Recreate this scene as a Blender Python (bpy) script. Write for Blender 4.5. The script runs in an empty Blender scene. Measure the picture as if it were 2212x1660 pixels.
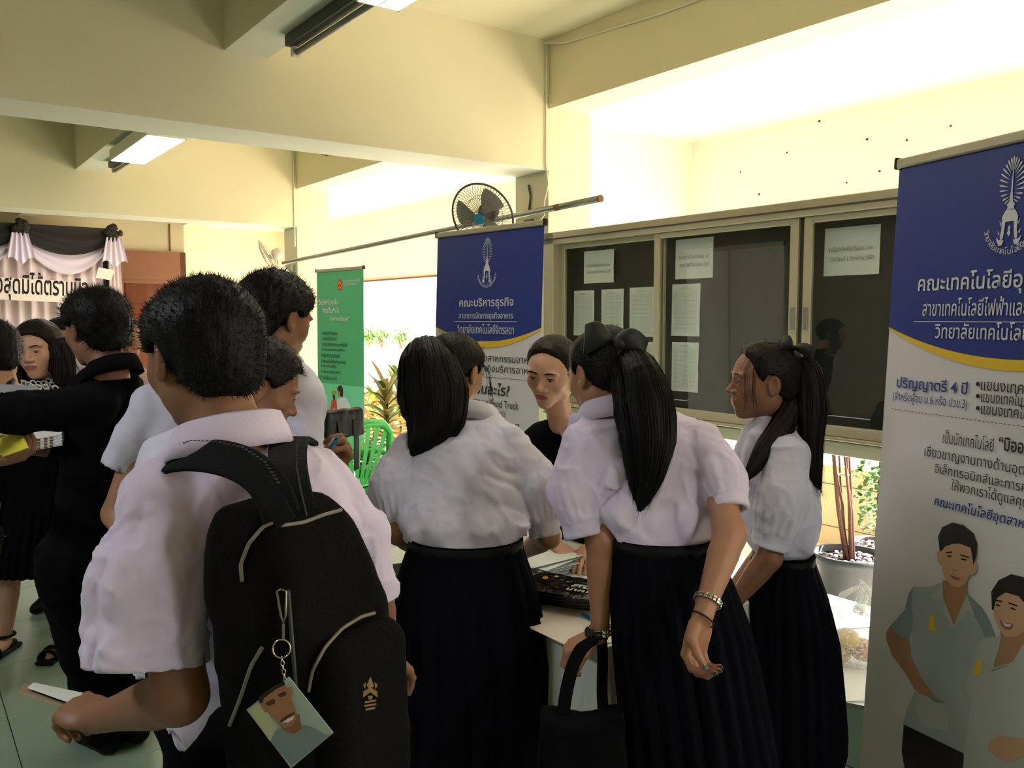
import bpy, math, random
import numpy as np
from mathutils import Vector, Matrix
random.seed(7); RNG = np.random.default_rng(7)
S = bpy.context.scene; COL = S.collection
# ------------------------------------------------------------------ camera, sky, sun, exposure
EYE = 1.55; F = 1832.0; PITCH = math.radians(4.43); CP, SP = math.cos(PITCH), math.sin(PITCH)
cd = bpy.data.cameras.new('camera'); cd.sensor_width = 36; cd.lens = F/2212*36; cd.clip_start = .05
cam = bpy.data.objects.new('camera', cd); COL.objects.link(cam)
cam.location = (0, 0, EYE); cam.rotation_euler = (math.pi/2-PITCH, 0, 0); S.camera = cam
YA = math.radians(36.2); AX = np.array([-math.sin(YA), math.cos(YA), 0]); BX = np.array([math.cos(YA), math.sin(YA), 0])
w = bpy.data.worlds.new('sky'); S.world = w; w.use_nodes = True
w.node_tree.nodes['Background'].inputs[0].default_value = (1.0, .99, .96, 1); w.node_tree.nodes['Background'].inputs[1].default_value = 3.2
sl = bpy.data.lights.new('sun', 'SUN'); sl.energy = 40; sl.angle = .01; sl.color = (1, .97, .92)
sun = bpy.data.objects.new('sun', sl); COL.objects.link(sun)
_sd = -(BX*math.cos(math.radians(37)) - AX*.25) ; _sd = Vector((_sd[0], _sd[1], -math.sin(math.radians(37))))
sun.rotation_euler = _sd.to_track_quat('-Z', 'Y').to_euler()
S.view_settings.view_transform = 'Standard'; S.view_settings.look = 'None'; S.view_settings.gamma = 1
S.view_settings.use_curve_mapping = False; S.view_settings.exposure = 0.2
S.cycles.use_denoising = True; S.cycles.max_bounces = 8; S.cycles.diffuse_bounces = 5; S.cycles.transparent_max_bounces = 24
S.cycles.sample_clamp_indirect = 6; S.cycles.caustics_reflective = False; S.cycles.caustics_refractive = False
# ------------------------------------------------------------------ mapping helpers
def ray(px, py):
    x, y = (px-1106)/F, (830-py)/F
    return np.array([x, CP+y*SP, -SP+y*CP])
def P(px, py, v):
    d = ray(px, py); return np.array([0, 0, EYE]) + d*(v/d[1])
def onz(px, py, z):
    d = ray(px, py); return np.array([0, 0, EYE]) + d*((z-EYE)/d[2])
def onplane(px, py, p0, n):
    d = ray(px, py); o = np.array([0, 0, EYE]); return o + d*(np.dot(np.array(p0)-o, n)/np.dot(d, n))
def B(a, b, z): return AX*a + BX*b + np.array([0, 0, z])
def onb(px, py, b): return onplane(px, py, B(0, b, 0), BX)
def unit(v): v = np.array(v, float); return v/np.linalg.norm(v)
# ------------------------------------------------------------------ materials
def lin(c):
    o = []
    for x in c[:3]:
        x = x/255 if max(c) > 1.001 else x
        o.append(x/12.92 if x <= .04045 else ((x+.055)/1.055)**2.4)
    return (*o, 1)
MATS = {}
def mat(name, col=(200, 200, 200), rough=.6, metal=0, bump=0, bscale=60, var=0, vscale=4, stretch=(1, 1, 1), spec=.5, emit=0, alpha=1, trans=0, sheen=0, coat=0, sss=0, col2=None):
    if name in MATS: return MATS[name]
    m = bpy.data.materials.new(name); m.use_nodes = True; nt = m.node_tree; b = nt.nodes['Principled BSDF']
    b.inputs['Base Color'].default_value = lin(col); b.inputs['Roughness'].default_value = rough
    b.inputs['Metallic'].default_value = metal; b.inputs['Specular IOR Level'].default_value = spec
    b.inputs['Alpha'].default_value = alpha; b.inputs['Transmission Weight'].default_value = trans
    b.inputs['Sheen Weight'].default_value = sheen; b.inputs['Coat Weight'].default_value = coat
    if sss: b.inputs['Subsurface Weight'].default_value = sss; b.inputs['Subsurface Radius'].default_value = (.01, .004, .002)
    if emit: b.inputs['Emission Color'].default_value = lin(col); b.inputs['Emission Strength'].default_value = emit
    if bump or var:
        tc = nt.nodes.new('ShaderNodeTexCoord'); mp = nt.nodes.new('ShaderNodeMapping'); mp.inputs['Scale'].default_value = stretch
        nt.links.new(tc.outputs['Object'], mp.inputs[0])
    if bump:
        n = nt.nodes.new('ShaderNodeTexNoise'); n.inputs['Scale'].default_value = bscale; n.inputs['Detail'].default_value = 4
        bp = nt.nodes.new('ShaderNodeBump'); bp.inputs['Strength'].default_value = bump; bp.inputs['Distance'].default_value = .01
        nt.links.new(mp.outputs[0], n.inputs['Vector']); nt.links.new(n.outputs[0], bp.inputs['Height']); nt.links.new(bp.outputs[0], b.inputs['Normal'])
    if var:
        n = nt.nodes.new('ShaderNodeTexNoise'); n.inputs['Scale'].default_value = vscale; n.inputs['Detail'].default_value = 5
        mx = nt.nodes.new('ShaderNodeMix'); mx.data_type = 'RGBA'
        c = lin(col); mx.inputs[6].default_value = c
        mx.inputs[7].default_value = lin(col2) if col2 else tuple(x*(1-var) for x in c[:3])+(1,)
        nt.links.new(mp.outputs[0], n.inputs['Vector']); nt.links.new(n.outputs[0], mx.inputs[0]); nt.links.new(mx.outputs[2], b.inputs['Base Color'])
    MATS[name] = m; return m
def glassmat(name, tint=(255, 255, 255), rough=.0, refl=None):
    if name in MATS: return MATS[name]
    m = bpy.data.materials.new(name); m.use_nodes = True; nt = m.node_tree; nt.nodes.clear()
    o = nt.nodes.new('ShaderNodeOutputMaterial'); mx = nt.nodes.new('ShaderNodeMixShader'); t = nt.nodes.new('ShaderNodeBsdfTransparent')
    g = nt.nodes.new('ShaderNodeBsdfGlossy'); g.inputs['Roughness'].default_value = rough; t.inputs[0].default_value = lin(tint)
    lw = nt.nodes.new('ShaderNodeLayerWeight'); lw.inputs[0].default_value = .5; pw_ = nt.nodes.new('ShaderNodeMath'); pw_.operation = 'POWER'; pw_.inputs[1].default_value = 5; ma = nt.nodes.new('ShaderNodeMath'); ma.operation = 'MULTIPLY_ADD'; ma.inputs[1].default_value = .9; ma.inputs[2].default_value = .045
    nt.links.new(lw.outputs[1], pw_.inputs[0]); nt.links.new(pw_.outputs[0], ma.inputs[0]); nt.links.new(ma.outputs[0], mx.inputs[0])
    nt.links.new(t.outputs[0], mx.inputs[1]); nt.links.new(g.outputs[0], mx.inputs[2]); nt.links.new(mx.outputs[0], o.inputs[0])
    MATS[name] = m; return m
CREAM = mat('cream_paint', (226, 218, 190), .75, bump=.08, bscale=25, var=.07, vscale=1.3)
SOFFIT = mat('soffit_bounce_tone', (232, 230, 218), .8, bump=.08, bscale=25, var=.06, vscale=2)  # beam undersides paler than the cream, floor bounce put into the colour
WALLW = mat('bay_paint', (248, 239, 226), .8, bump=.06, bscale=25, var=.05, vscale=2)
TILE = mat('green_tile', (132, 152, 136), .25, var=.18, vscale=7, bump=.02, bscale=5, col2=(118, 142, 124))
GROUT = mat('grout', (96, 112, 98), .7)
CONC = mat('pale_concrete', (226, 216, 196), .8, var=.12, vscale=5, bump=.1)
ALU = mat('aluminium', (176, 168, 146), .42, metal=.25, var=.08, vscale=6)
STEEL = mat('steel', (150, 150, 146), .35, metal=.8, var=.2, vscale=12)
DARKB = mat('dark_board', (22, 20, 20), .8, bump=.1)
PAPER = mat('paper', (222, 228, 226), .7, var=.03, vscale=3)
INK = mat('ink', (105, 105, 110), .8)
BLACK = mat('black_plastic', (14, 14, 15), .5, spec=.25)
SHIRT = mat('white_shirt', (206, 204, 226), .85, spec=.2, bump=.45, bscale=14, sheen=.1, var=.03, vscale=6)
SHIRT2 = mat('lilac_white_shirt', (212, 200, 228), .85, spec=.2, bump=.45, bscale=14, sheen=.1)
BLKSHIRT = mat('black_cloth', (11, 11, 13), .95, spec=.08, bump=.3, bscale=12)
NAVY = mat('navy_skirt_cloth', (11, 11, 19), .95, spec=.08, bump=.15, bscale=14)
SKIN = mat('tan_skin', (166, 118, 90), .5, bump=.04, bscale=90, var=.1, vscale=12, sss=.08)
SKIN2 = mat('fair_skin', (196, 150, 124), .48, bump=.03, bscale=90, var=.06, vscale=12, sss=.08)
SKIN3 = mat('brown_skin', (136, 92, 68), .5, bump=.04, bscale=90, var=.1, vscale=12, sss=.08)
LIP = mat('lip', (158, 84, 78), .4); EYEW = mat('eye_white', (150, 142, 134), .3); IRIS = mat('iris', (28, 18, 14), .15)
HAIR = mat('black_hair', (13, 11, 11), .5, bump=.35, bscale=110, stretch=(1, 1, .12), spec=.16)
HAIRB = mat('brown_black_hair', (26, 18, 16), .5, bump=.35, bscale=110, stretch=(1, 1, .12), spec=.16)
# ------------------------------------------------------------------ objects
def fin(o, parent=None, label=None, cat=None, group=None, kind=None):
    if parent is not None: o.parent = parent
    if label: o['label'] = label
    if cat: o['category'] = cat
    if group: o['group'] = group
    if kind: o['kind'] = kind
    return o
def mesh(name, v, f, mats, parent=None, smooth=False, mi=None, **k):
    me = bpy.data.meshes.new(name)
    v = np.asarray(v, dtype=np.float32).reshape(-1, 3)
    if isinstance(f, np.ndarray):
        nf, w_ = f.shape
        me.vertices.add(len(v)); me.vertices.foreach_set('co', v.ravel())
        me.loops.add(nf*w_); me.loops.foreach_set('vertex_index', f.astype(np.int32).ravel())
        me.polygons.add(nf); me.polygons.foreach_set('loop_start', np.arange(0, nf*w_, w_, dtype=np.int32))
        me.update(calc_edges=True)
    else:
        me.from_pydata([tuple(map(float, q)) for q in v], [], [tuple(map(int, q)) for q in f])
    for m in (mats if isinstance(mats, (list, tuple)) else [mats]): me.materials.append(m)
    if mi is not None: me.polygons.foreach_set('material_index', np.asarray(mi, dtype=np.int32))
    if smooth: me.polygons.foreach_set('use_smooth', np.ones(len(me.polygons), bool))
    me.validate(); me.update()
    o = bpy.data.objects.new(name, me); COL.objects.link(o)
    if parent is not None:
        pm = world_of(parent).inverted(); me.transform(pm)
    return fin(o, parent, **k)
def world_of(o):
    m = o.matrix_basis.copy() if o.parent is None else world_of(o.parent) @ o.matrix_basis
    return m
def empty(name, loc, label, cat, group=None):
    o = bpy.data.objects.new(name, None); COL.objects.link(o); o.location = tuple(map(float, loc)); o.empty_display_size = .05
    return fin(o, None, label, cat, group)
class G:
    """collects shapes for one mesh"""
    def __init__(s): s.v = []; s.f = []; s.m = []
    def add(s, v, f, m=0):
        n = len(s.v); s.v += [tuple(map(float, q)) for q in v]; s.f += [tuple(int(i)+n for i in q) for q in f]; s.m += [m]*len(f); return s
    def box(s, c, size, ax=None, m=0, bev=0):
        X, Y, Z = ax if ax is not None else (np.array([1., 0, 0]), np.array([0, 1., 0]), np.array([0, 0, 1.]))
        c = np.array(c, float); hx, hy, hz = [q/2 for q in size]
        if bev <= 0:
            v = [c+X*hx*i+Y*hy*j+Z*hz*k for i in (-1, 1) for j in (-1, 1) for k in (-1, 1)]
            return s.add(v, [(0, 1, 3, 2), (4, 6, 7, 5), (0, 4, 5, 1), (2, 3, 7, 6), (0, 2, 6, 4), (1, 5, 7, 3)], m)
        bev = min(bev, hx*.9, hy*.9, hz*.9); v = []; I = {}
        for i in (-1, 1):
            for j in (-1, 1):
                for k in (-1, 1):
                    for q in range(3):
                        d = [hx-bev, hy-bev, hz-bev]; d[q] += bev
                        I[i, j, k, q] = len(v); v.append(c+X*d[0]*i+Y*d[1]*j+Z*d[2]*k)
        f = []
        for q in range(3):
            a, b = [(1, 2), (2, 0), (0, 1)][q]
            for sg in (-1, 1):
                r = []
                for (p_, r_) in ((-1, -1), (1, -1), (1, 1), (-1, 1)):
                    t = [0, 0, 0]; t[q] = sg; t[a] = p_; t[b] = r_; r.append(I[t[0], t[1], t[2], q])
                f.append(tuple(r if sg > 0 else r[::-1]))
        for q in range(3):
            a, b = [(1, 2), (2, 0), (0, 1)][q]
            for sa in (-1, 1):
                for sb in (-1, 1):
                    t0 = [0, 0, 0]; t1 = [0, 0, 0]; t0[q] = -1; t1[q] = 1
                    for t in (t0, t1): t[a] = sa; t[b] = sb
                    r = (I[(*t0, a)], I[(*t1, a)], I[(*t1, b)], I[(*t0, b)]); f.append(r if sa*sb > 0 else r[::-1])
        for i in (-1, 1):
            for j in (-1, 1):
                for k in (-1, 1):
                    r = (I[i, j, k, 0], I[i, j, k, 1], I[i, j, k, 2]); f.append(r if i*j*k > 0 else r[::-1])
        return s.add(v, f, m)
    def bx(s, a0, a1, b0, b1, z0, z1, m=0, bev=0):   # box in building coordinates
        return s.box(B((a0+a1)/2, (b0+b1)/2, (z0+z1)/2), (a1-a0, b1-b0, z1-z0), (AX, BX, np.array([0, 0, 1.])), m, bev)
    def tube(s, pts, r, n=8, m=0, cap=True, closed=False):
        pts = [np.array(p, float) for p in pts]; k = len(pts); rr = r if hasattr(r, '__len__') else [r]*k
        base = len(s.v); prev = None
        for i, p in enumerate(pts):
            t = unit(pts[(i+1) % k if closed else min(i+1, k-1)] - pts[(i-1) % k if closed else max(i-1, 0)]+1e-12)
            if prev is None: u = unit(np.cross(t, [0, 0, 1] if abs(t[2]) < .9 else [1, 0, 0]))
            else: u = unit(prev-t*np.dot(prev, t))
            prev = u; w_ = np.cross(t, u)
            for j in range(n):
                a = 2*math.pi*j/n; s.v.append(tuple(p+rr[i]*(math.cos(a)*u+math.sin(a)*w_)))
        for i in range(k if closed else k-1):
            i2 = (i+1) % k
            for j in range(n):
                s.f.append((base+i*n+j, base+i*n+(j+1) % n, base+i2*n+(j+1) % n, base+i2*n+j)); s.m.append(m)
        if cap and not closed:
            s.f.append(tuple(base+j for j in range(n))[::-1]); s.f.append(tuple(base+(k-1)*n+j for j in range(n))); s.m += [m, m]
        return s
    def loft(s, rings, m=0, cap0=False, cap1=False, closed=True):
        base = len(s.v); n = len(rings[0])
        for r in rings: s.v += [tuple(map(float, q)) for q in r]
        for i in range(len(rings)-1):
            for j in range(n if closed else n-1):
                j2 = (j+1) % n
                s.f.append((base+i*n+j, base+i*n+j2, base+(i+1)*n+j2, base+(i+1)*n+j)); s.m.append(m)
        if cap0: s.f.append(tuple(base+j for j in range(n))[::-1]); s.m.append(m)
        if cap1: s.f.append(tuple(base+(len(rings)-1)*n+j for j in range(n))); s.m.append(m)
        return s
    def ball(s, c, r, ax=None, nu=14, nv=9, m=0):
        X, Y, Z = ax if ax is not None else np.eye(3)
        r = r if hasattr(r, '__len__') else (r, r, r)
        rings = []
        for i in range(nv+1):
            p = math.pi*(i+.001)/(nv+.002)
            rings.append([np.array(c)+math.sin(p)*(math.cos(2*math.pi*j/nu)*r[0]*X+math.sin(2*math.pi*j/nu)*r[1]*Y)+math.cos(p)*r[2]*Z for j in range(nu)])
        return s.loft(rings, m)
    def out(s, name, mats, parent=None, smooth=False, **k):
        return mesh(name, s.v, s.f, mats, parent, smooth, s.m if isinstance(mats, (list, tuple)) else None, **k)
# ------------------------------------------------------------------ implicit surfaces
def snet(f, lo, hi, h):
    lo = np.array(lo, float); hi = np.array(hi, float)
    nb = np.maximum(1, np.ceil((hi-lo)/(4*h)).astype(int)); n = nb*4+1
    bc = [lo[i]+(np.arange(nb[i])+.5)*4*h for i in range(3)]
    C = np.stack(np.meshgrid(*bc, indexing='ij'), -1).reshape(-1, 3)
    Dc = f(C).reshape(nb); act = np.abs(Dc) < 4*h*1.75
    big = np.where(Dc < 0, -1., 1.)
    D = np.ones(n)
    D[:-1, :-1, :-1] = np.repeat(np.repeat(np.repeat(big, 4, 0), 4, 1), 4, 2)
    M = np.zeros(n, bool); a4 = np.repeat(np.repeat(np.repeat(act, 4, 0), 4, 1), 4, 2)
    for dx in (0, 1):
        for dy in (0, 1):
            for dz in (0, 1):
                M[dx:dx+n[0]-1, dy:dy+n[1]-1, dz:dz+n[2]-1] |= a4
    I = np.argwhere(M); D[M] = f(lo+I*h)
    D[0] = D[-1] = 1; D[:, 0] = D[:, -1] = 1; D[:, :, 0] = D[:, :, -1] = 1
    D = np.where(D == 0, 1e-6, D); Sg = D < 0
    cn = [Sg[dx:n[0]-1+dx, dy:n[1]-1+dy, dz:n[2]-1+dz] for dx in (0, 1) for dy in (0, 1) for dz in (0, 1)]
    cnt = sum(c.astype(np.int8) for c in cn); A = np.argwhere((cnt > 0) & (cnt < 8))
    idx = -np.ones(n-1, int); idx[A[:, 0], A[:, 1], A[:, 2]] = np.arange(len(A))
    acc = np.zeros((len(A), 3)); num = np.zeros(len(A))
    cs = [(dx, dy, dz) for dx in (0, 1) for dy in (0, 1) for dz in (0, 1)]
    val = {c: D[A[:, 0]+c[0], A[:, 1]+c[1], A[:, 2]+c[2]] for c in cs}
    for c in cs:
        for ax in range(3):
            if c[ax]: continue
            c2 = list(c); c2[ax] = 1; c2 = tuple(c2); a, b = val[c], val[c2]; x = (a < 0) != (b < 0)
            t = np.where(x, a/np.where(x, a-b, 1), 0); p = np.zeros((len(A), 3)); p += c; p[:, ax] += t
            acc += p*x[:, None]; num += x
    V = lo+(A+acc/num[:, None])*h; Fs = []
    for ax in range(3):
        o1, o2 = [(1, 2), (2, 0), (0, 1)][ax]
        sl0 = [slice(1, -1)]*3; sl1 = [slice(1, -1)]*3; sl0[ax] = slice(0, -1); sl1[ax] = slice(1, None)
        s0, s1 = Sg[tuple(sl0)], Sg[tuple(sl1)]; E = np.argwhere(s0 != s1); fl = s0[E[:, 0], E[:, 1], E[:, 2]]
        E = E.copy()
        for q in range(3):
            if q != ax: E[:, q] += 1
        q4 = []
        for (p_, r_) in ((-1, -1), (0, -1), (0, 0), (-1, 0)):
            e = E.copy(); e[:, o1] += p_; e[:, o2] += r_; q4.append(idx[e[:, 0], e[:, 1], e[:, 2]])
        q = np.stack(q4, 1); q[~fl] = q[~fl][:, ::-1]; Fs.append(q)
    Fq = np.concatenate(Fs); Fq = Fq[(Fq >= 0).all(1)]
    return V, Fq
def smin(a, b, k=.02):
    h = np.clip(.5+.5*(b-a)/k, 0, 1); return b*(1-h)+a*h-k*h*(1-h)
def smax(a, b, k=.01): return -smin(-a, -b, k)
def ell(Q, c, r):
    q = (Q-np.array(c))/np.array(r); l = np.sqrt((q*q).sum(1))+1e-9; g = np.sqrt(((q/np.array(r))**2).sum(1))+1e-9
    return l*(l-1)/g
def limb(Q, A, Bp, ts, rs, flat=None):
    A = np.array(A, float); d = np.array(Bp, float)-A; L = np.linalg.norm(d); t = (Q-A)@d/L**2
    tc = np.clip(t, 0, 1); q = Q-A-tc[:, None]*d; R = np.interp(tc, ts, rs)
    if flat is not None:
        fn, fk = flat; qn = q@fn; q = q+np.outer(qn*(fk-1), fn)
    return np.sqrt((q*q).sum(1))-R, t, L, q
_NT = RNG.random((24, 24, 24))
def vn(Q):
    i = np.floor(Q).astype(int); f_ = Q-i; f_ = f_*f_*(3-2*f_); r = 0
    for dx in (0, 1):
        for dy in (0, 1):
            for dz in (0, 1):
                w_ = (f_[:, 0] if dx else 1-f_[:, 0])*(f_[:, 1] if dy else 1-f_[:, 1])*(f_[:, 2] if dz else 1-f_[:, 2])
                r = r+w_*_NT[(i[:, 0]+dx) % 24, (i[:, 1]+dy) % 24, (i[:, 2]+dz) % 24]
    return r
def folds(Q, amp, fx=14, fz=4, seed=0):
    W_ = Q*np.array([fx, fx, fz])+seed*3.7
    W_ = W_ + (vn(Q*5+seed)[:, None]-.5)*2.2
    W2_ = Q@np.array([[.8, .6, 0], [-.6, .8, 0], [0, 0, 1]])*np.array([fx*.9, fx*.9, fx*.75])+seed*1.3+(vn(Q*8+seed)[:, None]-.5)*1.6
    r = 1-np.abs(2*vn(W2_)-1); W3_ = Q*np.array([fx*1.9, fx*1.9, fx*1.1])+seed*2.1+Q[:, ::-1]*6; r3 = 1-np.abs(2*vn(W3_)-1)
    return amp*(1-2*np.abs(2*vn(W_)-1)) + amp*.35*(vn(Q*30+seed)-.5) - amp*1.5*np.clip(r-.62, 0, 1)**1.5*3 - amp*.8*np.clip(r3-.6, 0, 1)**1.5*2.5
# ------------------------------------------------------------------ the building
Z3 = np.array([0, 0, 1.])
def st(g, name, m, parent=None, **k):
    k.setdefault('kind', 'structure' if parent is None else None); return g.out(name, m, parent, **k)
b0, b1 = 3.5, 5.13; CZ = 3.33; BZ = 2.51
g = G(); g.bx(-5, 13.2, -5.2, 3.5, -.12, -.012); fl = st(g, 'floor', GROUT, label='pale green tiled floor of the open hall')
tm = None
for i in range(-1, 21):
    for j in range(-8, 5):
        a, b = .13+i*.6, -.3+j*.6
        if b+.6 > 2.72: continue
        if tm is None:
            t = G().box((0, 0, -.007), (.597, .597, .014), None, bev=.002).out('tile', TILE, fl); tm = t.data
        else:
            t = bpy.data.objects.new('tile', tm); COL.objects.link(t); t.parent = fl
        c = B(a+.3, b+.3, 0); t.location = c; t.rotation_euler = (random.uniform(-.0006, .0006), random.uniform(-.0006, .0006), YA)
g = G(); g.bx(-5, 13.2, -5.2, 3.9, CZ, CZ+.12); st(g, 'ceiling', CREAM)
g = G(); g.bx(-5, 13.2, 3.7, b1+.12, 2.92, 3.05); st(g, 'ceiling_bay', WALLW)
# raised tiled ledge by the openings
g = G(); g.bx(-4, 12.8, 2.62, 3.48, 0, .255); led = st(g, 'ledge', GROUT, label='raised green tiled ledge below the windows')
for i in range(0, 20):
    a = -.4+i*.6; q = G(); q.bx(a+.003, a+.597, 2.608, 3.09, .255, .268, bev=.002); q.out('tile', TILE, led)
    q = G(); q.bx(a+.003, a+.597, 3.096, 3.476, .255, .268, bev=.002); q.out('tile', TILE, led)
    q = G(); q.bx(a+.003, a+.597, 2.608, 2.62, .005, .253, bev=.002); q.out('tile', TILE, led)
g = G(); g.bx(-5, 20, 3.48, 16, -.12, 0); st(g, 'floor_outside', CONC, label='sunlit pale concrete ground outside')
# columns and beams
for k, a in enumerate((-.15+.3-4.23+4.23-4.0, 4.38, 8.61, 12.84)):
    if k == 0: a = .15
    g = G(); g.bx(a, a+.36, b0, b0+.36, 0, 3.33); st(g, 'trim_%d' % (k+1), CREAM, label='cream concrete column')
    if k < 4: 
        g = G(); g.bx(a, a+.36, -5.2, b0, BZ+.004, CZ, 0); g.bx(a-.0, a+.36, -5.2, b0, BZ, BZ+.004, 1)
        st(g, 'beam', [CREAM, SOFFIT], label='cream cross beam under the ceiling')
g = G()
for s0, s1 in ((-5, .15), (.51, 4.38), (4.74, 8.61), (8.97, 12.84)): g.bx(s0, s1, b0, b0+.24, 2.9, CZ)
st(g, 'beam_edge', CREAM)
g = G()
for s0, s1 in ((-5, .15), (.51, 4.38), (4.74, 8.61), (8.97, 12.84)): g.bx(s0, s1, 1.416, 1.64, 2.894, CZ, 0); g.bx(s0, s1, 1.416, 1.64, 2.89, 2.894, 1)
st(g, 'beam_joist', [CREAM, SOFFIT])
g = G()
for s0, s1 in ((-5, .15), (.51, 4.38), (4.74, 8.61), (8.97, 12.84)): g.bx(s0, s1, -1.6, -1.38, 2.89, CZ)
st(g, 'beam_joist_far', [CREAM])
# end wall, other walls
g = G(); g.bx(12.84, 13.1, -5.2, 1.72, 0, CZ); g.bx(12.84, 13.1, 1.72, b0, 2.5, CZ); g.bx(13.1, 13.2, -5.2, 5.2, 0, CZ); st(g, 'wall_far', CREAM)
g = G(); g.bx(-5, 13.2, -5.32, -5.2, 0, CZ)
st(g, 'wall_left', CREAM)
g = G(); g.bx(-5.12, -5, -5.2, b1, 0, CZ); st(g, 'wall_back', CREAM)
# outer wall of the bay: high band over a long opening over a low parapet
g = G(); g.bx(-5, 20, b1, b1+.12, 2.04, 2.92); g.bx(4.62, 4.7, 3.86, b1, 2.04, 2.92); 
for a in (-4.6, .1, 4.55, 13.1): g.bx(a, a+.25, b1, b1+.12, .55, 2.04)
st(g, 'wall_right', WALLW)
g = G(); g.bx(-5, 5.2, b1, b1+.12, 0, .55); st(g, 'wall_parapet', mat('beige_render', (222, 200, 164), .8, var=.1, bump=.1), label='low beige rendered parapet with one joint line')
g = G()
for z in (.13, .42): g.bx(-5, 5.2, b1-.003, b1, z, z+.006)
st(g, 'trim_6', GROUT)
g = G(); g.bx(5.2, 20, b1+.02, b1+.1, 0, .55); pw = st(g, 'wall_planks', mat('ochre_wood', (206, 140, 70), .7, var=.2, vscale=3), label='low ochre plank parapet in the left bay')
for i in range(34):
    q = G(); q.bx(5.24+i*.2, 5.43+i*.2, b1-.004, b1+.02, .02, .555, bev=.003); q.out('plank', MATS['ochre_wood'], pw)
g = G(); g.bx(5.2, 12.8, b1-.02, b1+.0, 2.03, 2.05); st(g, 'trim_7', mat('rust', (120, 80, 50), .8))
# pipe across the columns
pe = empty('steel_pipe', B(8.5, 3.42, 2.13), 'long grey steel pipe tied across the columns, rusty cut end at the right', 'pipe')
g = G(); pA, pB = B(8.75, 3.4, 2.135), onb(1298, 429, 3.42); g.tube([pA+(pB-pA)*i/10 for i in range(11)], .021, 12); g.out('tube', STEEL, pe, smooth=True)
g = G(); dd = unit(pB-pA); g.tube([pB-dd*.012, pB+dd*.002], .022, 12); g.out('rust_band', MATS['rust'], pe); g = G(); g.tube([pB-dd*.42, pB-dd*.37], .0216, 12); g.out('rust_band', MATS['rust'], pe)
# conduits / cables at the column tops
WH = mat('white_plastic', (222, 216, 200), .4)
def cable(pts, r, m, label):
    g = G(); g.tube(pts, r, 6); return g.out('cable', m, None, smooth=True, label=label, cat='cable')
cable([B(4.37, 3.47, z) for z in (3.3, 3.1, 2.9, 2.7, 2.54)]+[B(4.37, 3.49, 2.42), B(4.40, 3.48, 2.3), B(4.36, 3.45, 2.22), B(4.5, 3.47, 2.14)], .006, WH, 'thin pale cable running down the corner of the near column')
cable([B(4.36, 3.44, 3.3), B(4.2, 3.49, 3.27), B(3.4, 3.49, 3.22), B(2.2, 3.49, 3.19), B(.6, 3.49, 3.2)], .008, WH, 'pale conduit along the top of the right edge beam')
cable([B(8.6, 3.47, z) for z in (3.3, 3.0, 2.7, 2.5, 2.3)], .007, WH, 'pale cable down the corner of the middle column')
cable([B(8.3, 3.48, 3.28), B(7.8, 3.48, 3.12), B(7.2, 3.48, 3.1), B(6.5, 3.48, 3.2)], .005, BLACK, 'thin dark cable sagging on the edge beam by the middle column')
cable([onb(1142, 400, 3.49), onb(1146, 425, 3.49), onb(1143, 455, 3.49)], .008, mat('grey_cable', (90, 85, 75), .6), 'grey twisted cable at the head of the near column')
cable([B(12.83, 3.3, z) for z in (2.9, 2.75, 2.6, 2.52)], .012, MATS['rust'], 'dark frayed cable above the brown glass door')
# ceiling fluorescent fittings
TUBE = mat('lit_tube', (255, 252, 240), .4, emit=9); REF = mat('white_reflector', (235, 235, 228), .35)
def fitting(a0, a1, bA, bB, z, name, label, lit, power, tint=(1, .98, .92)):
    e = empty('ceiling_lamp', B((a0+a1)/2, (bA+bB)/2, z), label, 'lamp', None)
    g = G(); g.bx(a0, a1, bA, bB, z+.065, z+.085); g.bx(a0, a1, bA, bA+.008, z, z+.065); g.bx(a0, a1, bB-.008, bB, z, z+.065)
    g.bx(a0, a0+.008, bA, bB, z, z+.065); g.bx(a1-.008, a1, bA, bB, z, z+.065); g.out('housing', REF, e)
    if name == 'box':
        g = G(); g.bx(a0+.01, a1-.01, bA+.01, bB-.01, z+.004, z+.010); g.out('diffuser', mat('lit_diffuser', (255, 252, 238), .4, emit=6), e)
    else:
        for k in range(2):
            bb = bA+(bB-bA)*(.3+.4*k); g = G(); g.tube([B(a0+.02, bb, z+.03), B(a1-.02, bb, z+.03)], .013, 10); g.out('tube', TUBE, e, smooth=True)
        g = G(); bm_ = (bA+bB)/2; g.bx(a0+.01, a1-.01, bm_-.004, bm_+.004, z+.002, z+.06)
        for i in range(9): g.bx(a0+.06+i*.13, a0+.065+i*.13, bA+.008, bB-.008, z+.002, z+.04)
        g.out('louvre', REF, e)
    L = bpy.data.lights.new('lamp_light', 'AREA'); L.shape = 'RECTANGLE'; L.size = a1-a0; L.size_y = bB-bA; L.energy = power; L.color = tint
    lo = bpy.data.objects.new('lamp_light', L); COL.objects.link(lo); lo.parent = e; lo.location = (0, 0, -.006); lo.rotation_euler = (0, 0, YA+math.pi/2)
fitting(1.84, 3.05, 1.49, 1.68, 2.757, 'louvre', 'lit fluorescent fitting cut by the top edge of the frame, white louvres', 1, 5)
fitting(6.1, 7.27, 1.44, 1.70, 2.772, 'box', 'glowing box lamp under the joist in the left bay', 1, 16)
fitting(-3, -1.8, 1.42, 1.67, 2.79, 'louvre', 'added unseen fill lamp behind the camera on the joist', 1, 58, (.86, .91, 1))  # added out of view as cool fill for the people
fitting(1.8, 3.0, -1.6, -1.35, 2.79, 'box', 'added unseen fill lamp under the far joist left of the camera', 1, 34, (.86, .91, 1))  # second unseen fill, added for neutral light on the shirts
fitting(10.2, 11.4, 1.42, 1.67, 2.79, 'box', 'box lamp in front of the curtain stage', 1, 12)
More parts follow.
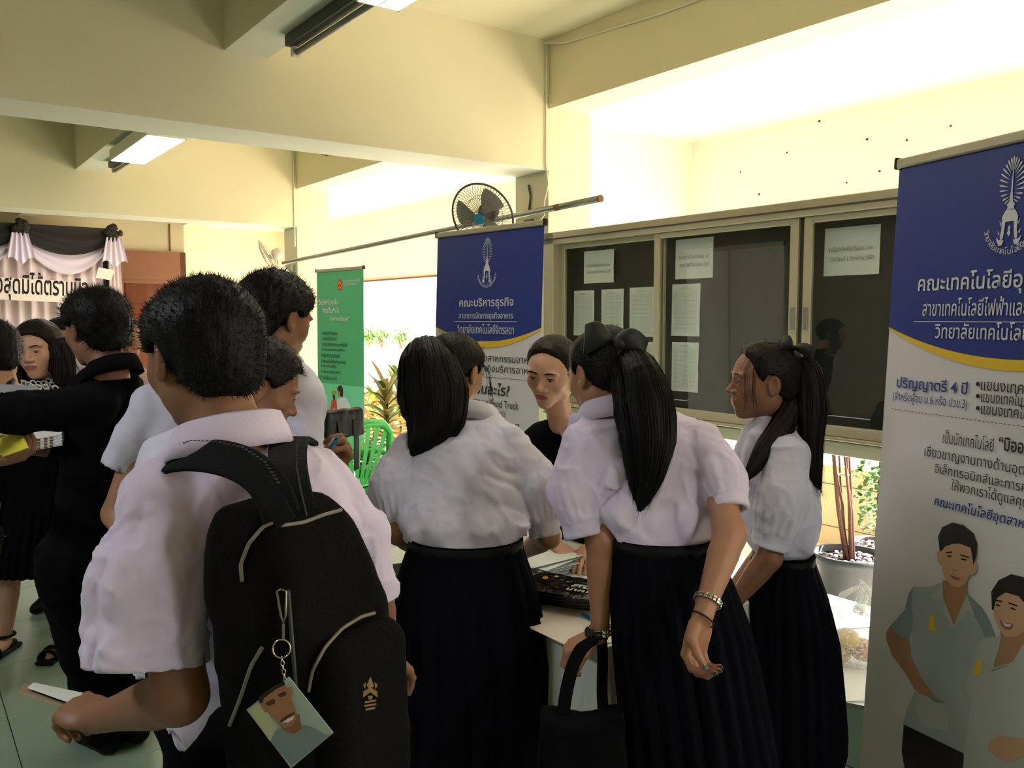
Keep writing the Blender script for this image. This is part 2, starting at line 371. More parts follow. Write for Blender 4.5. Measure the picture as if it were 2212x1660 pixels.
def batten(a0, a1, bb, label):
    e = empty('tube_batten', B((a0+a1)/2, bb, 2.86), label, 'lamp')
    g = G(); g.bx(a0, a1, bb-.03, bb+.03, 2.835, 2.887, bev=.004); g.out('housing', mat('dark_metal', (62, 66, 62), .5, metal=.4), e)
    g = G(); g.tube([B(a0+.03, bb+.02, 2.81), B(a1-.03, bb+.02, 2.81)], .014, 10); g.out('tube', mat('dead_tube', (120, 122, 118), .3), e, smooth=True)
    for a in (a0+.02, a1-.02): g = G(); g.bx(a-.012, a+.012, bb-.005, bb+.035, 2.79, 2.84, bev=.003); g.out('tube_holder', WH, e)
batten(2.95, 3.97, 1.6, 'unlit tube lamp in a dark batten below the joist'); batten(7.1, 8.0, 1.6, 'unlit tube end showing past the box lamp in the left bay')
# ------------------------------------------------------------------ sliding-glass notice cabinet (window_1)
ca1, ca0 = 4.33, .35; cz0 = onb(1535, 944, 3.46)[2]; cz1 = onb(1190, 505, 3.46)[2]
we = empty('window_1', B(2.4, 3.46, cz0), 'wide aluminium framed sliding glass notice cabinet with black backing', 'notice cabinet')
we['kind'] = 'structure'; del we['category']
bf, bk = 3.42, 3.54
def fr(name, *r, m=ALU, **k):
    g = G()
    for q in r: g.bx(*q, bev=.004)
    return g.out(name, m, we, **k)
fr('frame', (ca0, ca1, bf, bk, cz1-.075, cz1), (ca0, ca1, bf+.02, bk, cz0, cz0+.07), (ca0, ca1, bf, bk, cz0+.07, cz0+.085), (ca1-.10, ca1, bf, bk, cz0, cz1), (ca0, ca0+.1, bf, bk, cz0, cz1))
fr('frame_lip', (ca0, ca1, bf-.012, bf+.01, cz1-.045, cz1-.039), (ca0, ca1, bf-.01, bf, cz0+.064, cz0+.07), m=mat('dark_seam', (60, 56, 48), .7))
fr('back_board', (ca0+.02, ca1-.02, bk+.005, bk+.02, cz0+.02, cz1-.02), m=DARKB)
zi0, zi1 = cz0+.085, cz1-.075
def sash(a0, a1, bb, name='sash'):
    g = G(); w_ = .045
    g.bx(a0, a0+w_, bb, bb+.022, zi0, zi1, bev=.003); g.bx(a1-w_, a1, bb, bb+.022, zi0, zi1, bev=.003)
    g.bx(a0+w_, a1-w_, bb, bb+.022, zi0, zi0+.05, bev=.003); g.bx(a0+w_, a1-w_, bb, bb+.022, zi1-.03, zi1, bev=.003)
    s_ = g.out(name, ALU, we); g = G(); g.bx(a0+w_-.005, a1-w_+.005, bb+.008, bb+.013, zi0+.045, zi1-.025); g.out('pane', glassmat('cabinet_glass', (250, 252, 251)), s_)
    return s_
am1 = onb(1420, 700, 3.45); am1 = float(am1@AX); am2 = float(onb(1722, 650, 3.45)@AX)
sash(am1-.02, ca1-.1, bf+.055); s2 = sash(am2-.0, am1+.03, bf+.025); s3 = sash(am2-1.0, am2-.03, bf+.025); sash(ca0+.1, am2-.96, bf+.055)
g = G(); g.bx(am2-.035, am2+.005, bf+.045, bf+.06, zi0, zi1); g.out('mullion', MATS['dark_seam'], we)
for s_, a in ((s2, am2+.02), (s3, am2-.052)):
    g = G(); zc = onb(1722, 690, 3.45)[2]; g.bx(a-.012, a+.012, bf+.018, bf+.026, zc-.055, zc+.055, bev=.003); hl = g.out('handle', STEEL, s_); 
# sheets of paper pinned in the cabinet
def txt(body, bold=0.0):
    c = bpy.data.curves.new('t', 'FONT'); c.body = body; c.size = 1; c.offset = bold; c.resolution_u = 3; c.fill_mode = 'FRONT'
    o = bpy.data.objects.new('t', c); COL.objects.link(o); bpy.context.view_layer.update()
    me = bpy.data.meshes.new_from_object(o.evaluated_get(bpy.context.evaluated_depsgraph_get()))
    v = np.empty(len(me.vertices)*3); me.vertices.foreach_get('co', v); v = v.reshape(-1, 3)
    f = [tuple(p.vertices) for p in me.polygons]; bpy.data.objects.remove(o); bpy.data.meshes.remove(me); bpy.data.curves.remove(c)
    return v, f
TC = {}
def text_on(g, body, fr_, s0, s1, t0, t1, m=0, bold=0, lay=.001, slant=0, h=None):
    """fit text into the s0..s1 x t0..t1 box of frame fr_=(O,X,Y,N)"""
    if (body, bold) not in TC: TC[body, bold] = txt(body, bold)
    v, f = TC[body, bold]; v = v.copy(); x0, x1, y0, y1 = v[:, 0].min(), v[:, 0].max(), v[:, 1].min(), v[:, 1].max()
    O, X, Y, N = fr_; sy = (t1-t0)/(y1-y0); x = s0+(v[:, 0]-x0)*(s1-s0)/(x1-x0); y = t0+(v[:, 1]-y0)*sy
    x = x+slant*(y-t0); g.add(O+np.outer(x, X)+np.outer(y, Y)+N*lay, f, m)
NB = -BX
def sheet(px0, py0, px1, py1, label, kind, group=None):
    bb = bk-.002
    c0 = onb(px0, py0, bb); c1 = onb(px1, py1, bb); a0, a1 = c0@AX, c1@AX; z1, z0 = c0[2], c1[2]
    O = B(a0, bb, z0); X = -AX; Y = unit(Z3+AX*random.uniform(-.01, .01)); W_, H_ = a0-a1, z1-z0
    g = G(); n = 6; vs = []; fs = []
    for i in range(n+1):
        for j in range(n+1):
            vs.append(O+X*W_*i/n+Y*H_*j/n+NB*(.001+.004*(1-abs(2*j/n-1))*(i/n)*random.random()))
    for i in range(n):
        for j in range(n): fs.append((i*(n+1)+j, (i+1)*(n+1)+j, (i+1)*(n+1)+j+1, i*(n+1)+j+1))
    o = mesh('paper_sheet', vs, fs, PAPER, None, True, label=label, cat='paper', group=group)
    g = G(); fr_ = (O, X, Y, NB)
    if kind:
        text_on(g, kind[0], fr_, W_*.1, W_*.9, H_*.5, H_*.61, lay=.008); g.out('printed_line', INK, o); g = G(); text_on(g, kind[1], fr_, W_*.14, W_*.92, H_*.3, H_*.4, lay=.008)
    else:
        g.box(O+X*W_*.5+Y*H_*.94+NB*.007, (W_*.3, .003, .0004), (X, Y, NB)); g.box(O+X*W_*.5+Y*H_*.91+NB*.007, (W_*.4, .003, .0004), (X, Y, NB))
        for i in range(30): g.box(O+X*W_*(.5)+Y*H_*(.87-.027*i)+NB*.007, (W_*.8, .0012, .0004), (X, Y, NB))
        for i in (.1, .2, .5, .62, .74, .9): g.box(O+X*W_*i+Y*H_*.475+NB*.007, (.0012, H_*.8, .0004), (X, Y, NB))
    g.out('printed_line', INK, o) if kind else g.out('printed_table', mat('pale_ink', (180, 186, 186), .8), o, kind='stuff')
sheet(1262, 544, 1326, 610, 'notice sheet with two printed lines, leftmost and smallest in the cabinet', ('ประกาศรายชื่อนักเรียนชั้น ม.6', 'สอบ O-NET ปีการศึกษา 2559'))
sheet(1460, 519, 1540, 600, 'notice sheet with two printed lines at the top of the middle pane', ('ประกาศรายชื่อนักเรียนชั้น ม.3', 'สอบ O-NET ปีการศึกษา 2559'))
sheet(1782, 495, 1899, 592, 'largest notice sheet with two printed lines, behind the right pane', ('รายชื่อนักเรียนที่มีสิทธิ์สอบ ม.1 และ', 'ภาคเรียนที่ 1 ปีการศึกษา 2559'))
sheet(1240, 629, 1283, 726, 'table sheet first from the left under the small notice', None)
sheet(1300, 626, 1347, 724, 'table sheet second from the left under the small notice', None)
sheet(1361, 622, 1413, 728, 'table sheet third from the left, beside the mullion', None)
sheet(1374, 738, 1411, 800, 'table sheet partly hidden behind the bow, lower row by the mullion', None)
sheet(1452, 615, 1511, 727, 'upper table sheet in the middle pane under the notice', None)
sheet(1452, 739, 1508, 849, 'lower table sheet in the middle pane', None)
# ------------------------------------------------------------------ brown glass door at the end of the hall (door_1)
WOODB = mat('brown_frame', (122, 74, 46), .45, var=.2, vscale=3, stretch=(1, 1, .2))
de = empty('door_1', B(12.8, 2.6, 0), 'brown framed sliding glass door in the far wall', 'door'); de['kind'] = 'structure'; del de['category']
g = G(); g.bx(12.78, 12.86, 1.72, 1.78, 0, 2.5); g.bx(12.78, 12.86, 3.42, 3.5, 0, 2.5); g.bx(12.78, 12.86, 1.72, 3.5, 2.1, 2.5); g.out('frame', WOODB, de)
for q in range(2):
    s0 = 1.78+q*.82; g = G(); g.bx(12.8, 12.84, s0, s0+.06, .02, 2.1, bev=.004); g.bx(12.8, 12.84, s0+.76, s0+.82, .02, 2.1, bev=.004); g.bx(12.8, 12.84, s0+.06, s0+.76, 2.04, 2.1); g.bx(12.8, 12.84, s0+.06, s0+.76, .02, .12); g.bx(12.8, 12.84, s0+.06, s0+.76, 1.25, 1.29)
    s_ = g.out('sash', WOODB, de); g = G(); g.bx(12.815, 12.822, s0+.05, s0+.77, .1, 2.05); g.out('pane', glassmat('door_glass', (228, 200, 180)), s_)
g = G(); g.bx(13.02, 13.09, 1.72, 3.5, 0, 2.5); g.out('inner_panel', mat('red_brown', (168, 96, 72), .6, var=.15), de)
g = G()
for z in (.7, 1.3, 1.75): g.bx(12.96, 13.02, 1.8, 3.45, z, z+.02)
g.out('shelf', WOODB, de)
# ------------------------------------------------------------------ stage backdrop
def cloth(name, O, X, Y, W_, H_, fn, m, parent, nx=60, ny=16, N=None, **k):
    N = np.cross(X, Y) if N is None else N; vs = []
    for j in range(ny+1):
        for i in range(nx+1):
            s_, t_ = i/nx, j/ny; dx, dy, dn = fn(s_, t_); vs.append(O+X*(s_*W_+dx)+Y*(t_*H_+dy)+N*dn)
    fs = np.array([(j*(nx+1)+i, j*(nx+1)+i+1, (j+1)*(nx+1)+i+1, (j+1)*(nx+1)+i) for j in range(ny) for i in range(nx)])
    return mesh(name, vs, fs, m, parent, True, **k)
CW = mat('white_drape', (226, 208, 212), .75, bump=.1, bscale=8); CB = mat('black_drape', (24, 21, 21), .8, bump=.15, bscale=8); CL = mat('lilac_drape', (214, 200, 222), .6)
XB = BX; sa = 12.35; NA = -AX
def ons(px, py, a=sa): return onplane(px, py, B(a, 0, 0), AX)
sR, sM = ons(238, 500), ons(37, 480); bR, bM = sR@BX, sM@BX; zt = ons(130, 487)[2]; sp = bR-bM
se = empty('stage_backdrop', B(sa, bM, 0), 'white pleated stage curtain with black and lilac swags', 'curtain')
cloth('curtain', B(sa, bM-2.2*sp, .3), XB, Z3, sp*3.2, zt-.35, lambda s_, t_: (0, 0, .03*math.sin(s_*150)+.015*math.sin(s_*61+2)), CW, se, 300, 6)
cloth('side_drape', B(sa-.12, bR-.06, .3), XB, Z3, .14, zt-.42, lambda s_, t_: ((1-t_)*s_*.06, 0, .02*math.sin(s_*20)), CW, se, 20, 8)
cloth('side_ribbon', B(sa-.08, bR-.12, .3), XB, Z3, .08, zt-.4, lambda s_, t_: (0, 0, .01*math.sin(s_*12)), CB, se, 10, 6)
for k in range(-1, 2):
    x0 = bM+(k-1)*sp
    def sw(drop, th, off):
        def f_(s_, t_):
            c = 4*s_*(1-s_); return (0, -drop*c*(1-t_)*1.0, .03*math.sin(t_*math.pi*4+s_*3)*(.4+c)*.6)
        return f_
    cloth('black_swag', B(sa-.15, x0, zt-.18), XB, Z3, sp, .16, sw(.21, 0, 0), CB, se, 30, 12)
    def lw(s_, t_):
        c = 4*s_*(1-s_); return (0, -.40*c*(1-t_)-.20*c*t_ + (t_-1)*.06, .012*math.sin(t_*math.pi*5))
    cloth('lilac_swag', B(sa-.085, x0, zt-.17), XB, Z3, sp, .06, lw, CL, se, 30, 10)
    if k < 2:
        rc = B(sa-.19, bM+k*sp, zt-.08)
        g = G()
        for q in range(26):
            a_ = random.uniform(0, 6.28); r_ = random.uniform(.02, .1); c = rc+XB*r_*math.cos(a_)+Z3*r_*math.sin(a_); nn = unit(NA+XB*math.cos(a_)*.8+Z3*math.sin(a_)*.8); t1 = unit(np.cross(nn, [0.3, .2, 1])); g.ball(c, (.045, .02, .045), (t1, nn, np.cross(t1, nn)), 8, 5)
        g.out('rosette', CB, se, smooth=True)
        cloth('swag_tail', rc+Z3*-.40+XB*-.09+NA*.02, XB, Z3, .18, .34, lambda s_, t_: ((s_-.5)*.14*(1-t_), .04*math.sin(s_*9)*(1-t_), .02*math.sin(s_*26)), CL, se, 24, 8)
# lettered board on the curtain
def board(pxs, label, body, t_m, nm='lettered_board'):
    c = [ons(x, y, sa-.2) for x, y in pxs]; O, X = c[0], c[1]-c[0]; W_ = np.linalg.norm(X); X = X/W_; Y = unit(c[3]-c[0]); H_ = np.linalg.norm(c[3]-c[0]); N = NA
    g = G(); g.box(O+X*W_/2+Y*H_/2, (W_, H_, .02), (X, Y, N)); o = g.out(nm, mat('foam_board', (228, 214, 208), .7), None, label=label, cat='sign')
    if body:
        g = G(); text_on(g, body, (O, X, Y, N), *t_m, lay=.011, bold=.018)
        o2 = g.out('lettering', BLACK, o)
board([(-60, 645), (146, 654), (146, 604), (-60, 596)], 'long white board lettered in black script on the curtain', 'ขอสุดมิได้ตราบนิจ', (.15, 1.27, .0, .36))
board([(206, 600), (240, 606), (247, 590), (213, 578)], 'small white board corner tilted behind the tall man in black', None, None)
# ------------------------------------------------------------------ outside greenery and far hedge
LEAF = mat('leaf_green', (70, 110, 50), .5, var=.4, vscale=20, col2=(120, 150, 70)); LEAFR = mat('leaf_red', (150, 90, 60), .5, var=.5, vscale=9, col2=(190, 190, 110))
def leaf(g, p, d, L, w_, droop, m=0, n=5):
    d = unit(d); sd = unit(np.cross(d, Z3)+1e-6); ps = []
    for i in range(n+1):
        t = i/n; c = p+d*L*t-Z3*droop*L*t*t; ww = w_*math.sin(math.pi*min(1, .12+t*.88))*.5+.0005; up = np.cross(sd, d)
        ps.append([c-sd*ww+up*ww*.3, c, c+sd*ww+up*ww*.3])
    g.loft(ps, m, closed=False)
def pot(base, r, h, m, label, nm='potted_plant'):
    e = empty(nm, base, label, 'plant')
    g = G(); rs = [(.0, .72*r), (h*.1, .76*r), (h*.85, .95*r), (h*.86, 1.04*r), (h, 1.06*r), (h, .95*r), (h*.9, .92*r)]
    g.loft([[np.array(base)+np.array([q*math.cos(a), q*math.sin(a), z]) for a in np.linspace(0, 2*math.pi, 32, endpoint=False)] for z, q in rs], cap0=True); g.out('pot', m, e, smooth=True)
    g = G(); g.loft([[np.array(base)+np.array([q*math.cos(a), q*math.sin(a), h*.88+.01*random.random()]) for a in np.linspace(0, 2*math.pi, 32, endpoint=False)] for q in (.93*r, .6*r, .25*r)], cap1=True); g.out('soil', mat('soil', (40, 30, 24), .95, bump=.6), e)
    g = G()
    for i in range(60):
        a, q = random.uniform(0, 6.28), .85*r*math.sqrt(random.random()); g.ball(np.array(base)+np.array([q*math.cos(a), q*math.sin(a), h*.9+.008]), (.012, .009, .006), None, 6, 4, 0)
    g.out('pebbles', mat('pebble', (190, 180, 190), .6), e, kind='stuff'); return e
DP = mat('dark_pot', (58, 60, 66), .6, bump=.2); GP = mat('grey_pot', (120, 108, 110), .6)
def dracaena(e, base, h, n, L, mats, seed):
    random.seed(seed); base = np.array(base)
    g = G(); g.tube([base, base+[0.02, 0, h*.4], base+[0, .01, h*.9]], .012, 6); g.out('stem', WOODB, e)
    for i in range(n):
        z = h*(.3+.7*i/n); a = i*2.4; el = .25+.9*i/n; g = G()
        leaf(g, base+[0, 0, z], [math.cos(a)*math.cos(el), math.sin(a)*math.cos(el), math.sin(el)], L*random.uniform(.7, 1.1), .05, .5*random.uniform(.4, 1.3)); g.out('leaf', mats[i % len(mats)], e, smooth=True)
pb = onb(833, 1012, 3.3); pb[2] = .268
pA_ = P(835, 1000, 6.2); pA_[2] = .268
dracaena(pot(pA_, .17, .19, GP, 'tall red and green long-leaved plant in a grey pot by the green chair'), pA_+[0, 0, .15], .62, 44, .34, [LEAFR, LEAF, LEAF, LEAFR], 3)
pB_ = P(792, 1000, 6.6); pB_[2] = .268; dracaena(pot(pB_, .1, .11, DP, 'low bushy green plant in a small dark pot left of the grey pot'), pB_+[0, 0, .08], .14, 40, .2, [LEAF], 4)
pC_ = P(862, 985, 7.4); pC_[2] = 0; dracaena(pot(pC_, .16, .3, DP, 'yellow green spiky potted plant behind the red and green plant'), pC_+[0, 0, .25], .8, 36, .36, [mat('leaf_yellow', (190, 180, 80), .5), LEAF], 5)
pD_ = P(806, 985, 8.6); pD_[2] = 0; dracaena(pot(pD_, .15, .3, DP, 'arching strap-leaved potted plant beside the plank parapet'), pD_+[0, 0, .25], .5, 30, .3, [LEAF, MATS['leaf_yellow']], 6)
# potted tree on the right
pT = onb(1833, 1262, 3.95); pT[2] = 0
te = pot(pT, .175, .34, DP, 'bare bundled tree stems tied with string in a big dark pot below the cabinet', 'potted_tree')
random.seed(5)
STK = mat('bark_red', (120, 76, 58), .7, bump=.5, var=.3, vscale=20)
for i in range(8):
    a = i*.8; tp = pT+[-.13+.05*math.cos(a), .04*math.sin(a), 1.3+.2*random.random()]; b_ = pT+[.02*math.cos(a), .02*math.sin(a), .3]
    g = G(); g.tube([b_, b_+(tp-b_)*.25+[random.uniform(-.02, .02), 0, 0], b_+(tp-b_)*.6+[random.uniform(-.02, .02), 0, 0], tp], [.010, .007, .005, .004], 7); g.out('stem', STK, te, smooth=True)
g = G()
for z in (.75, .95): g.tube([pT+[-.06*(z-.3)*1.6+.028*math.cos(a), .022*math.sin(a), z] for a in np.linspace(0, 6.28, 13)], .003, 5)
g.out('string_tie', WH, te)
pU = onb(1893, 1180, 4.4); pU[2] = 0
ue = pot(pU, .14, .3, GP, 'narrow potted shrub of small round green leaves beside the right banner', 'potted_shrub')
g = G(); g.tube([pU+[0, 0, .28], pU+[.01, 0, .8], pU+[-.01, 0, 1.0]], .01, 6); g.out('stem', STK, ue)
g = G()
for i in range(420):
    z = random.uniform(.35, 1.05); r_ = .13*math.sqrt(random.random())*(1.1-abs(z-.7)); a = random.uniform(0, 6.28); leaf(g, pU+[r_*math.cos(a), r_*math.sin(a), z], [random.uniform(-1, 1), random.uniform(-1, 1), random.uniform(-.3, 1)], .045, .03, .3, 0, 3)
g.out('leaves', mat('leaf_fresh', (110, 160, 90), .5, var=.3, vscale=20), ue, smooth=True, kind='stuff')
# hedge tops showing over an added white wall standing in for burnt-out daylight
gw = P(850, 760, 15.5); g = G(); g.box([gw[0], gw[1], .5], (9, .2, 1.0), (AX, BX, Z3)); st(g, 'wall_added', mat('burnout_white', (245, 245, 240), .8))
for k, px in enumerate((796, 824, 866)):
    c = P(px, 728, 17.6+k*1.2); c2 = c.copy(); c2[2] = 0; he = empty('far_shrub', c2, ('green shrub top at the green banner edge over the added white wall', 'middle shrub top over the added white wall', 'shrub top near the ponytail over the added white wall')[k], 'shrub')
    g = G(); g.tube([c2, c], .04, 6); g.out('trunk', STK, he); g = G()
    for i in range(220):
        o = RNG.normal(0, .11, 3)*[1.1, 1, .9]; leaf(g, c+o, RNG.normal(0, 1, 3), .09, .05, .2, 0, 3)
    g.out('leaves', LEAF, he, kind='stuff')

# fly specks on the cream band above the cabinet
g = G()
for px, py in ((2054, 272), (1959, 303), (1829, 395), (1873, 301), (1395, 187), (1700, 330), (1770, 262), (1988, 345), (1600, 372), (1640, 420), (1900, 370)):
    c = onb(px, py, b1-.001); g.tube([c, c+BX*-.003], .006+.003*random.random(), 7)
g.out('wall_specks', mat('speck', (70, 58, 44), .9), None, kind='stuff', label='small dark specks on the cream band above the cabinet', cat='stain')
# ------------------------------------------------------------------ people: heads
def head_sdf(Q, male=True, open_=.0):
    x, f, z = Q[:, 0], Q[:, 1], Q[:, 2]; ax_ = np.abs(x); M = Q.copy(); M[:, 0] = ax_
    d = ell(Q, (0, -.012, .033), (.073, .093, .078))
    d = smin(d, ell(Q, (0, .028, .008), (.062, .062, .075)), .03)
    d = smin(d, ell(Q, (0, .034, -.052), (.053 if male else .049, .050, .052)), .03)
    d = smin(d, ell(Q, (0, .068, -.090), (.021, .018, .016)), .025)
    d = smin(d, ell(M, (.040, .050, -.018), (.024, .026, .022)), .025)
    d = smin(d, ell(M, (.048, .0, -.055), (.02, .03, .03)), .03)
    d = smin(d, ell(Q, (0, .072, -.050), (.028, .022, .026)), .02)
    d = smin(d, ell(M, (.028, .080, .026), (.026, .010, .007)), .014)
    d = smax(d, -ell(M, (.031, .103, .006), (.019, .017, .013)), .016)
    dn = limb(Q, (0, .083, .014), (0, .104, -.022), [0, .6, 1], [.0065, .0085, .0115])[0]
    d = smin(d, dn, .010); d = smin(d, ell(M, (.0125, .094, -.027), (.0085, .010, .0075)), .006)
    d = smax(d, -ell(M, (.0065, .103, -.0345), (.0042, .006, .004)), .003)
    lid = ell(M, (.031, .0765, .004), (.0165, .0125, .0125)); d = smin(d, lid, .006)
    d = smax(d, -ell(M, (.031, .094, .002), (.0135, .014, .0020+open_)), .002)
    d = smin(d, ell(Q, (0, .0925, -.0505), (.0250, .0072, .0045)), .005); d = smin(d, ell(Q, (0, .0905, -.0595), (.0215, .0080, .0052)), .005)
    d = smax(d, -ell(Q, (0, .103, -.0548), (.027, .006, .0012)), .003)
    E = M-np.array([.077, -.008, -.004]); c_, s_ = math.cos(.35), math.sin(.35); E = np.stack([E[:, 0]*c_+E[:, 1]*s_, -E[:, 0]*s_+E[:, 1]*c_, E[:, 2]], 1)
    ear = ell(E, (0, 0, 0), (.0095, .019, .030)); ear = smax(ear, -ell(E, (.008, .002, .003), (.007, .011, .019)), .004)
    ear = smin(ear, ell(E, (.001, .006, -.022), (.006, .008, .010)), .006)
    d = smin(d, ear, .006)
    rn = .052 if male else .043
    d = smin(d, limb(Q, (0, -.022, -.055), (0, -.045, -.15), [0, 1], [rn*.95, rn*1.05])[0], .03)
    return d
def hair_sdf(Q, kind, seed=0):
    x, f, z = Q[:, 0], Q[:, 1], Q[:, 2]; M = Q.copy(); M[:, 0] = np.abs(x)
    tk = {'short': .013, 'spiky': .017, 'pony': .010, 'slick': .008, 'long': .016}[kind]
    d = ell(Q, (0, -.013, .034), (.074+tk, .094+tk, .079+tk*1.05)); d = smin(d, ell(Q, (0, .022, .032), (.063+tk, .062+tk*.6, .062+tk)), .03)
    if kind in ('short', 'spiky'):
        d = smin(d, ell(Q, (0, -.055, -.03), (.062, .052, .05)), .03)
        zz = [-.2, -.085, -.07, -.03, 0.0, .02, .045, .068, .085, .2]; ff = [-.2, -.075, -.05, -.028, .004, .034, .050, .066, .14, .2]
    elif kind == 'long':
        zz = [-.2, -.085, -.03, 0.0, .02, .045, .075, .09, .2]; ff = [-.01, -.0, .02, .035, .045, .058, .075, .15, .2]
    else:
        d = smin(d, ell(Q, (0, -.055, -.02), (.06, .05, .05)), .03)
        z = z-.012*np.exp(-(x/.03)**2); zz = [-.2, -.07, -.05, -.02, .0, .02, .045, .068, .086, .098, .2]; ff = [-.2, -.08, -.045, -.012, .020, .038, .045, .053, .072, .13, .2]
    fm = np.interp(z, zz, ff); d = d+(.004 if kind in ('short', 'spiky') else .008)*np.clip((f-fm+.03)/.03, 0, 1)*(z > -.03); d = smax(d, (f-fm)*.8, .006)
    if kind != 'long': d = smax(d, -ell(M, (.082, .0, -.008), (.026, .023, .036)), .004)
    n = .0022 if kind == 'short' else .0035 if kind == 'spiky' else .0012
    d = d - n*(vn(Q*np.array([90, 90, 40])+seed)-.5)*2 - (.006 if kind == 'spiky' else .0015)*(vn(Q*np.array([35, 35, 25])+seed+5)-.4)
    if kind in ('pony', 'slick'): d = d + .0012*np.sin(np.arctan2(x, z-.02)*60+5*vn(Q*20))
    return d
HC = {}
SFC = {}
def surf_f(x, z, male):
    k = (round(x, 4), round(z, 4), male)
    if k not in SFC:
        fs = np.linspace(.12, .03, 181); Q = np.stack([np.full(181, x), fs, np.full(181, z)], 1); d = head_sdf(Q, male, 0); i = int(np.argmax(d < 0)); SFC[k] = float(fs[i])
    return SFC[k]
def head_mesh(key, fn, lo, hi, h):
    if key not in HC: HC[key] = snet(fn, lo, hi, h)
    return HC[key]
def basis(Fd, tilt=0):
    f = unit(Fd); l = unit(np.cross([0, 0, 1], f)); u = np.cross(f, l)
    if tilt: c, s = math.cos(tilt), math.sin(tilt); l, u = l*c+u*s, u*c-l*s
    return np.stack([l, f, u])     # rows: left, forward, up
# ------------------------------------------------------------------ people: hands
FING = [(-.030, .000, .034, .024, .019), (-.010, .004, .040, .027, .021), (.010, .003, .037, .025, .020), (.028, -.004, .029, .020, .018)]
def hand_chain(W, D, N, side, curl, spread=.06, thumb=(.6, .5), sc=1.0):
    """list of (A,B,r0,r1); D to the fingers, N palm normal (palm side), side=+1: thumb towards D x N"""
    D = unit(D); N = unit(np.array(N)-D*np.dot(N, D)); T = np.cross(D, N)*side; out = []; W = np.array(W, float)
    for i, (o, e, l1, l2, l3) in enumerate(FING):
        p = W+D*(.088+e)*sc - T*o*sc + N*.001; d = unit(D - T*o*spread/.03*1.0); cu = curl[i] if hasattr(curl[0], '__len__') else curl
        out.append((W+D*.03*sc-T*o*.6*sc, p, .0125*sc, .0105*sc)); ax = 0
        for k, L in enumerate((l1, l2, l3)):
            ax += cu[k]; dd = unit(d*math.cos(ax)+N*math.sin(ax)); q = p+dd*L*sc; r = (.0092, .0083, .0072)[k]*sc*(.92 if i == 3 else 1)
            out.append((p, q, r, r*.92)); p = q
    b = W+D*.022*sc+T*.018*sc; d1 = unit(D*.62+T*.72+N*thumb[0]*.6); p1 = b+d1*.040*sc; d2 = unit(D*.85+T*(.45-thumb[1]*.7)+N*thumb[0]); p2 = p1+d2*.033*sc; d3 = unit(D*.85+T*(.3-thumb[1])+N*thumb[0]*1.1); p3 = p2+d3*.026*sc
    out += [(b, p1, .0165*sc, .0125*sc), (p1, p2, .0112*sc, .0098*sc), (p2, p3, .0098*sc, .0078*sc)]
    return out, (W, D, N, T, sc)
def arm_piece(Sh, El, Wr, hd, r=1.0, h=.004, fem=False):
    Sh = np.array(Sh)+(np.array(El)-np.array(Sh))*.5
    """upper arm + forearm + hand as one surface. hd: dict(D,N,side,curl,...)"""
    ch, (W, D, N, T, sc) = hand_chain(Wr, hd['D'], hd['N'], hd.get('side', 1), hd.get('curl', (.3, .4, .3)), hd.get('spread', .06), hd.get('thumb', (.4, .3)), hd.get('sc', .95))
    k = r*(.86 if fem else 1)
    def f(Q):
        d = limb(Q, Sh, El, [0, .3, .8, 1], [.034*k, .040*k, .040*k, .039*k])[0]
        d = smin(d, limb(Q, El, Wr, [0, .25, .7, 1], [.038*k, .041*k, .029*k, .0245*k])[0], .02)
        wr = np.linalg.norm(Q-np.array(W)-D*.08, axis=1); m = wr < .17
        if m.any():
            q = Q[m]; pc = W+D*.048*sc; e = q-pc; lx = e@D; ly = e@T; lz = e@N
            dp = ell(np.stack([lx, ly, lz], 1), (0, 0, 0), (.056*sc, .042*sc, .0165*sc))
            dm = smin(d[m], dp, .016)
            for (a, b_, r0, r1) in ch: dm = smin(dm, limb(q, a, b_, [0, 1], [r0, r1])[0], .0035)
            d = d.copy(); d[m] = dm
        return d
    pts = np.array([Sh, El, Wr]+[c[1] for c in ch]); return snet(f, pts.min(0)-.07, pts.max(0)+.07, h), ch
# ------------------------------------------------------------------ clothes
def rows_prim(rows, depth, X=None):
    """rows: (py, pxl, pxr, v) -> z-sliced superellipse. depth = depth half width / half width"""
    R = []
    for r in rows:
        py, xl, xr, v = r[:4]; a = P(xl, py, v); b_ = P(xr, py, v); R.append((a[2], (a[0]+b_[0])/2, v, (b_[0]-a[0])/2, r[4] if len(r) > 4 else depth))
    R = np.array(sorted(R)); zs = R[:, 0]
    def f(Q, grow=0):
        z = Q[:, 2]; cx = np.interp(z, zs, R[:, 1]); cy = np.interp(z, zs, R[:, 2]); a = np.interp(z, zs, R[:, 3])+grow; b_ = np.minimum(a*np.interp(z, zs, R[:, 4]), .125)+grow*.5
        e = (np.abs((Q[:, 0]-cx)/a)**2.3+np.abs((Q[:, 1]-cy)/b_)**2.3)**(1/2.3)
        d = (e-1)*np.minimum(a, b_); d = smax(d, z-zs[-1], .03); d = smax(d, zs[0]-z, .004); return d
    return f, R
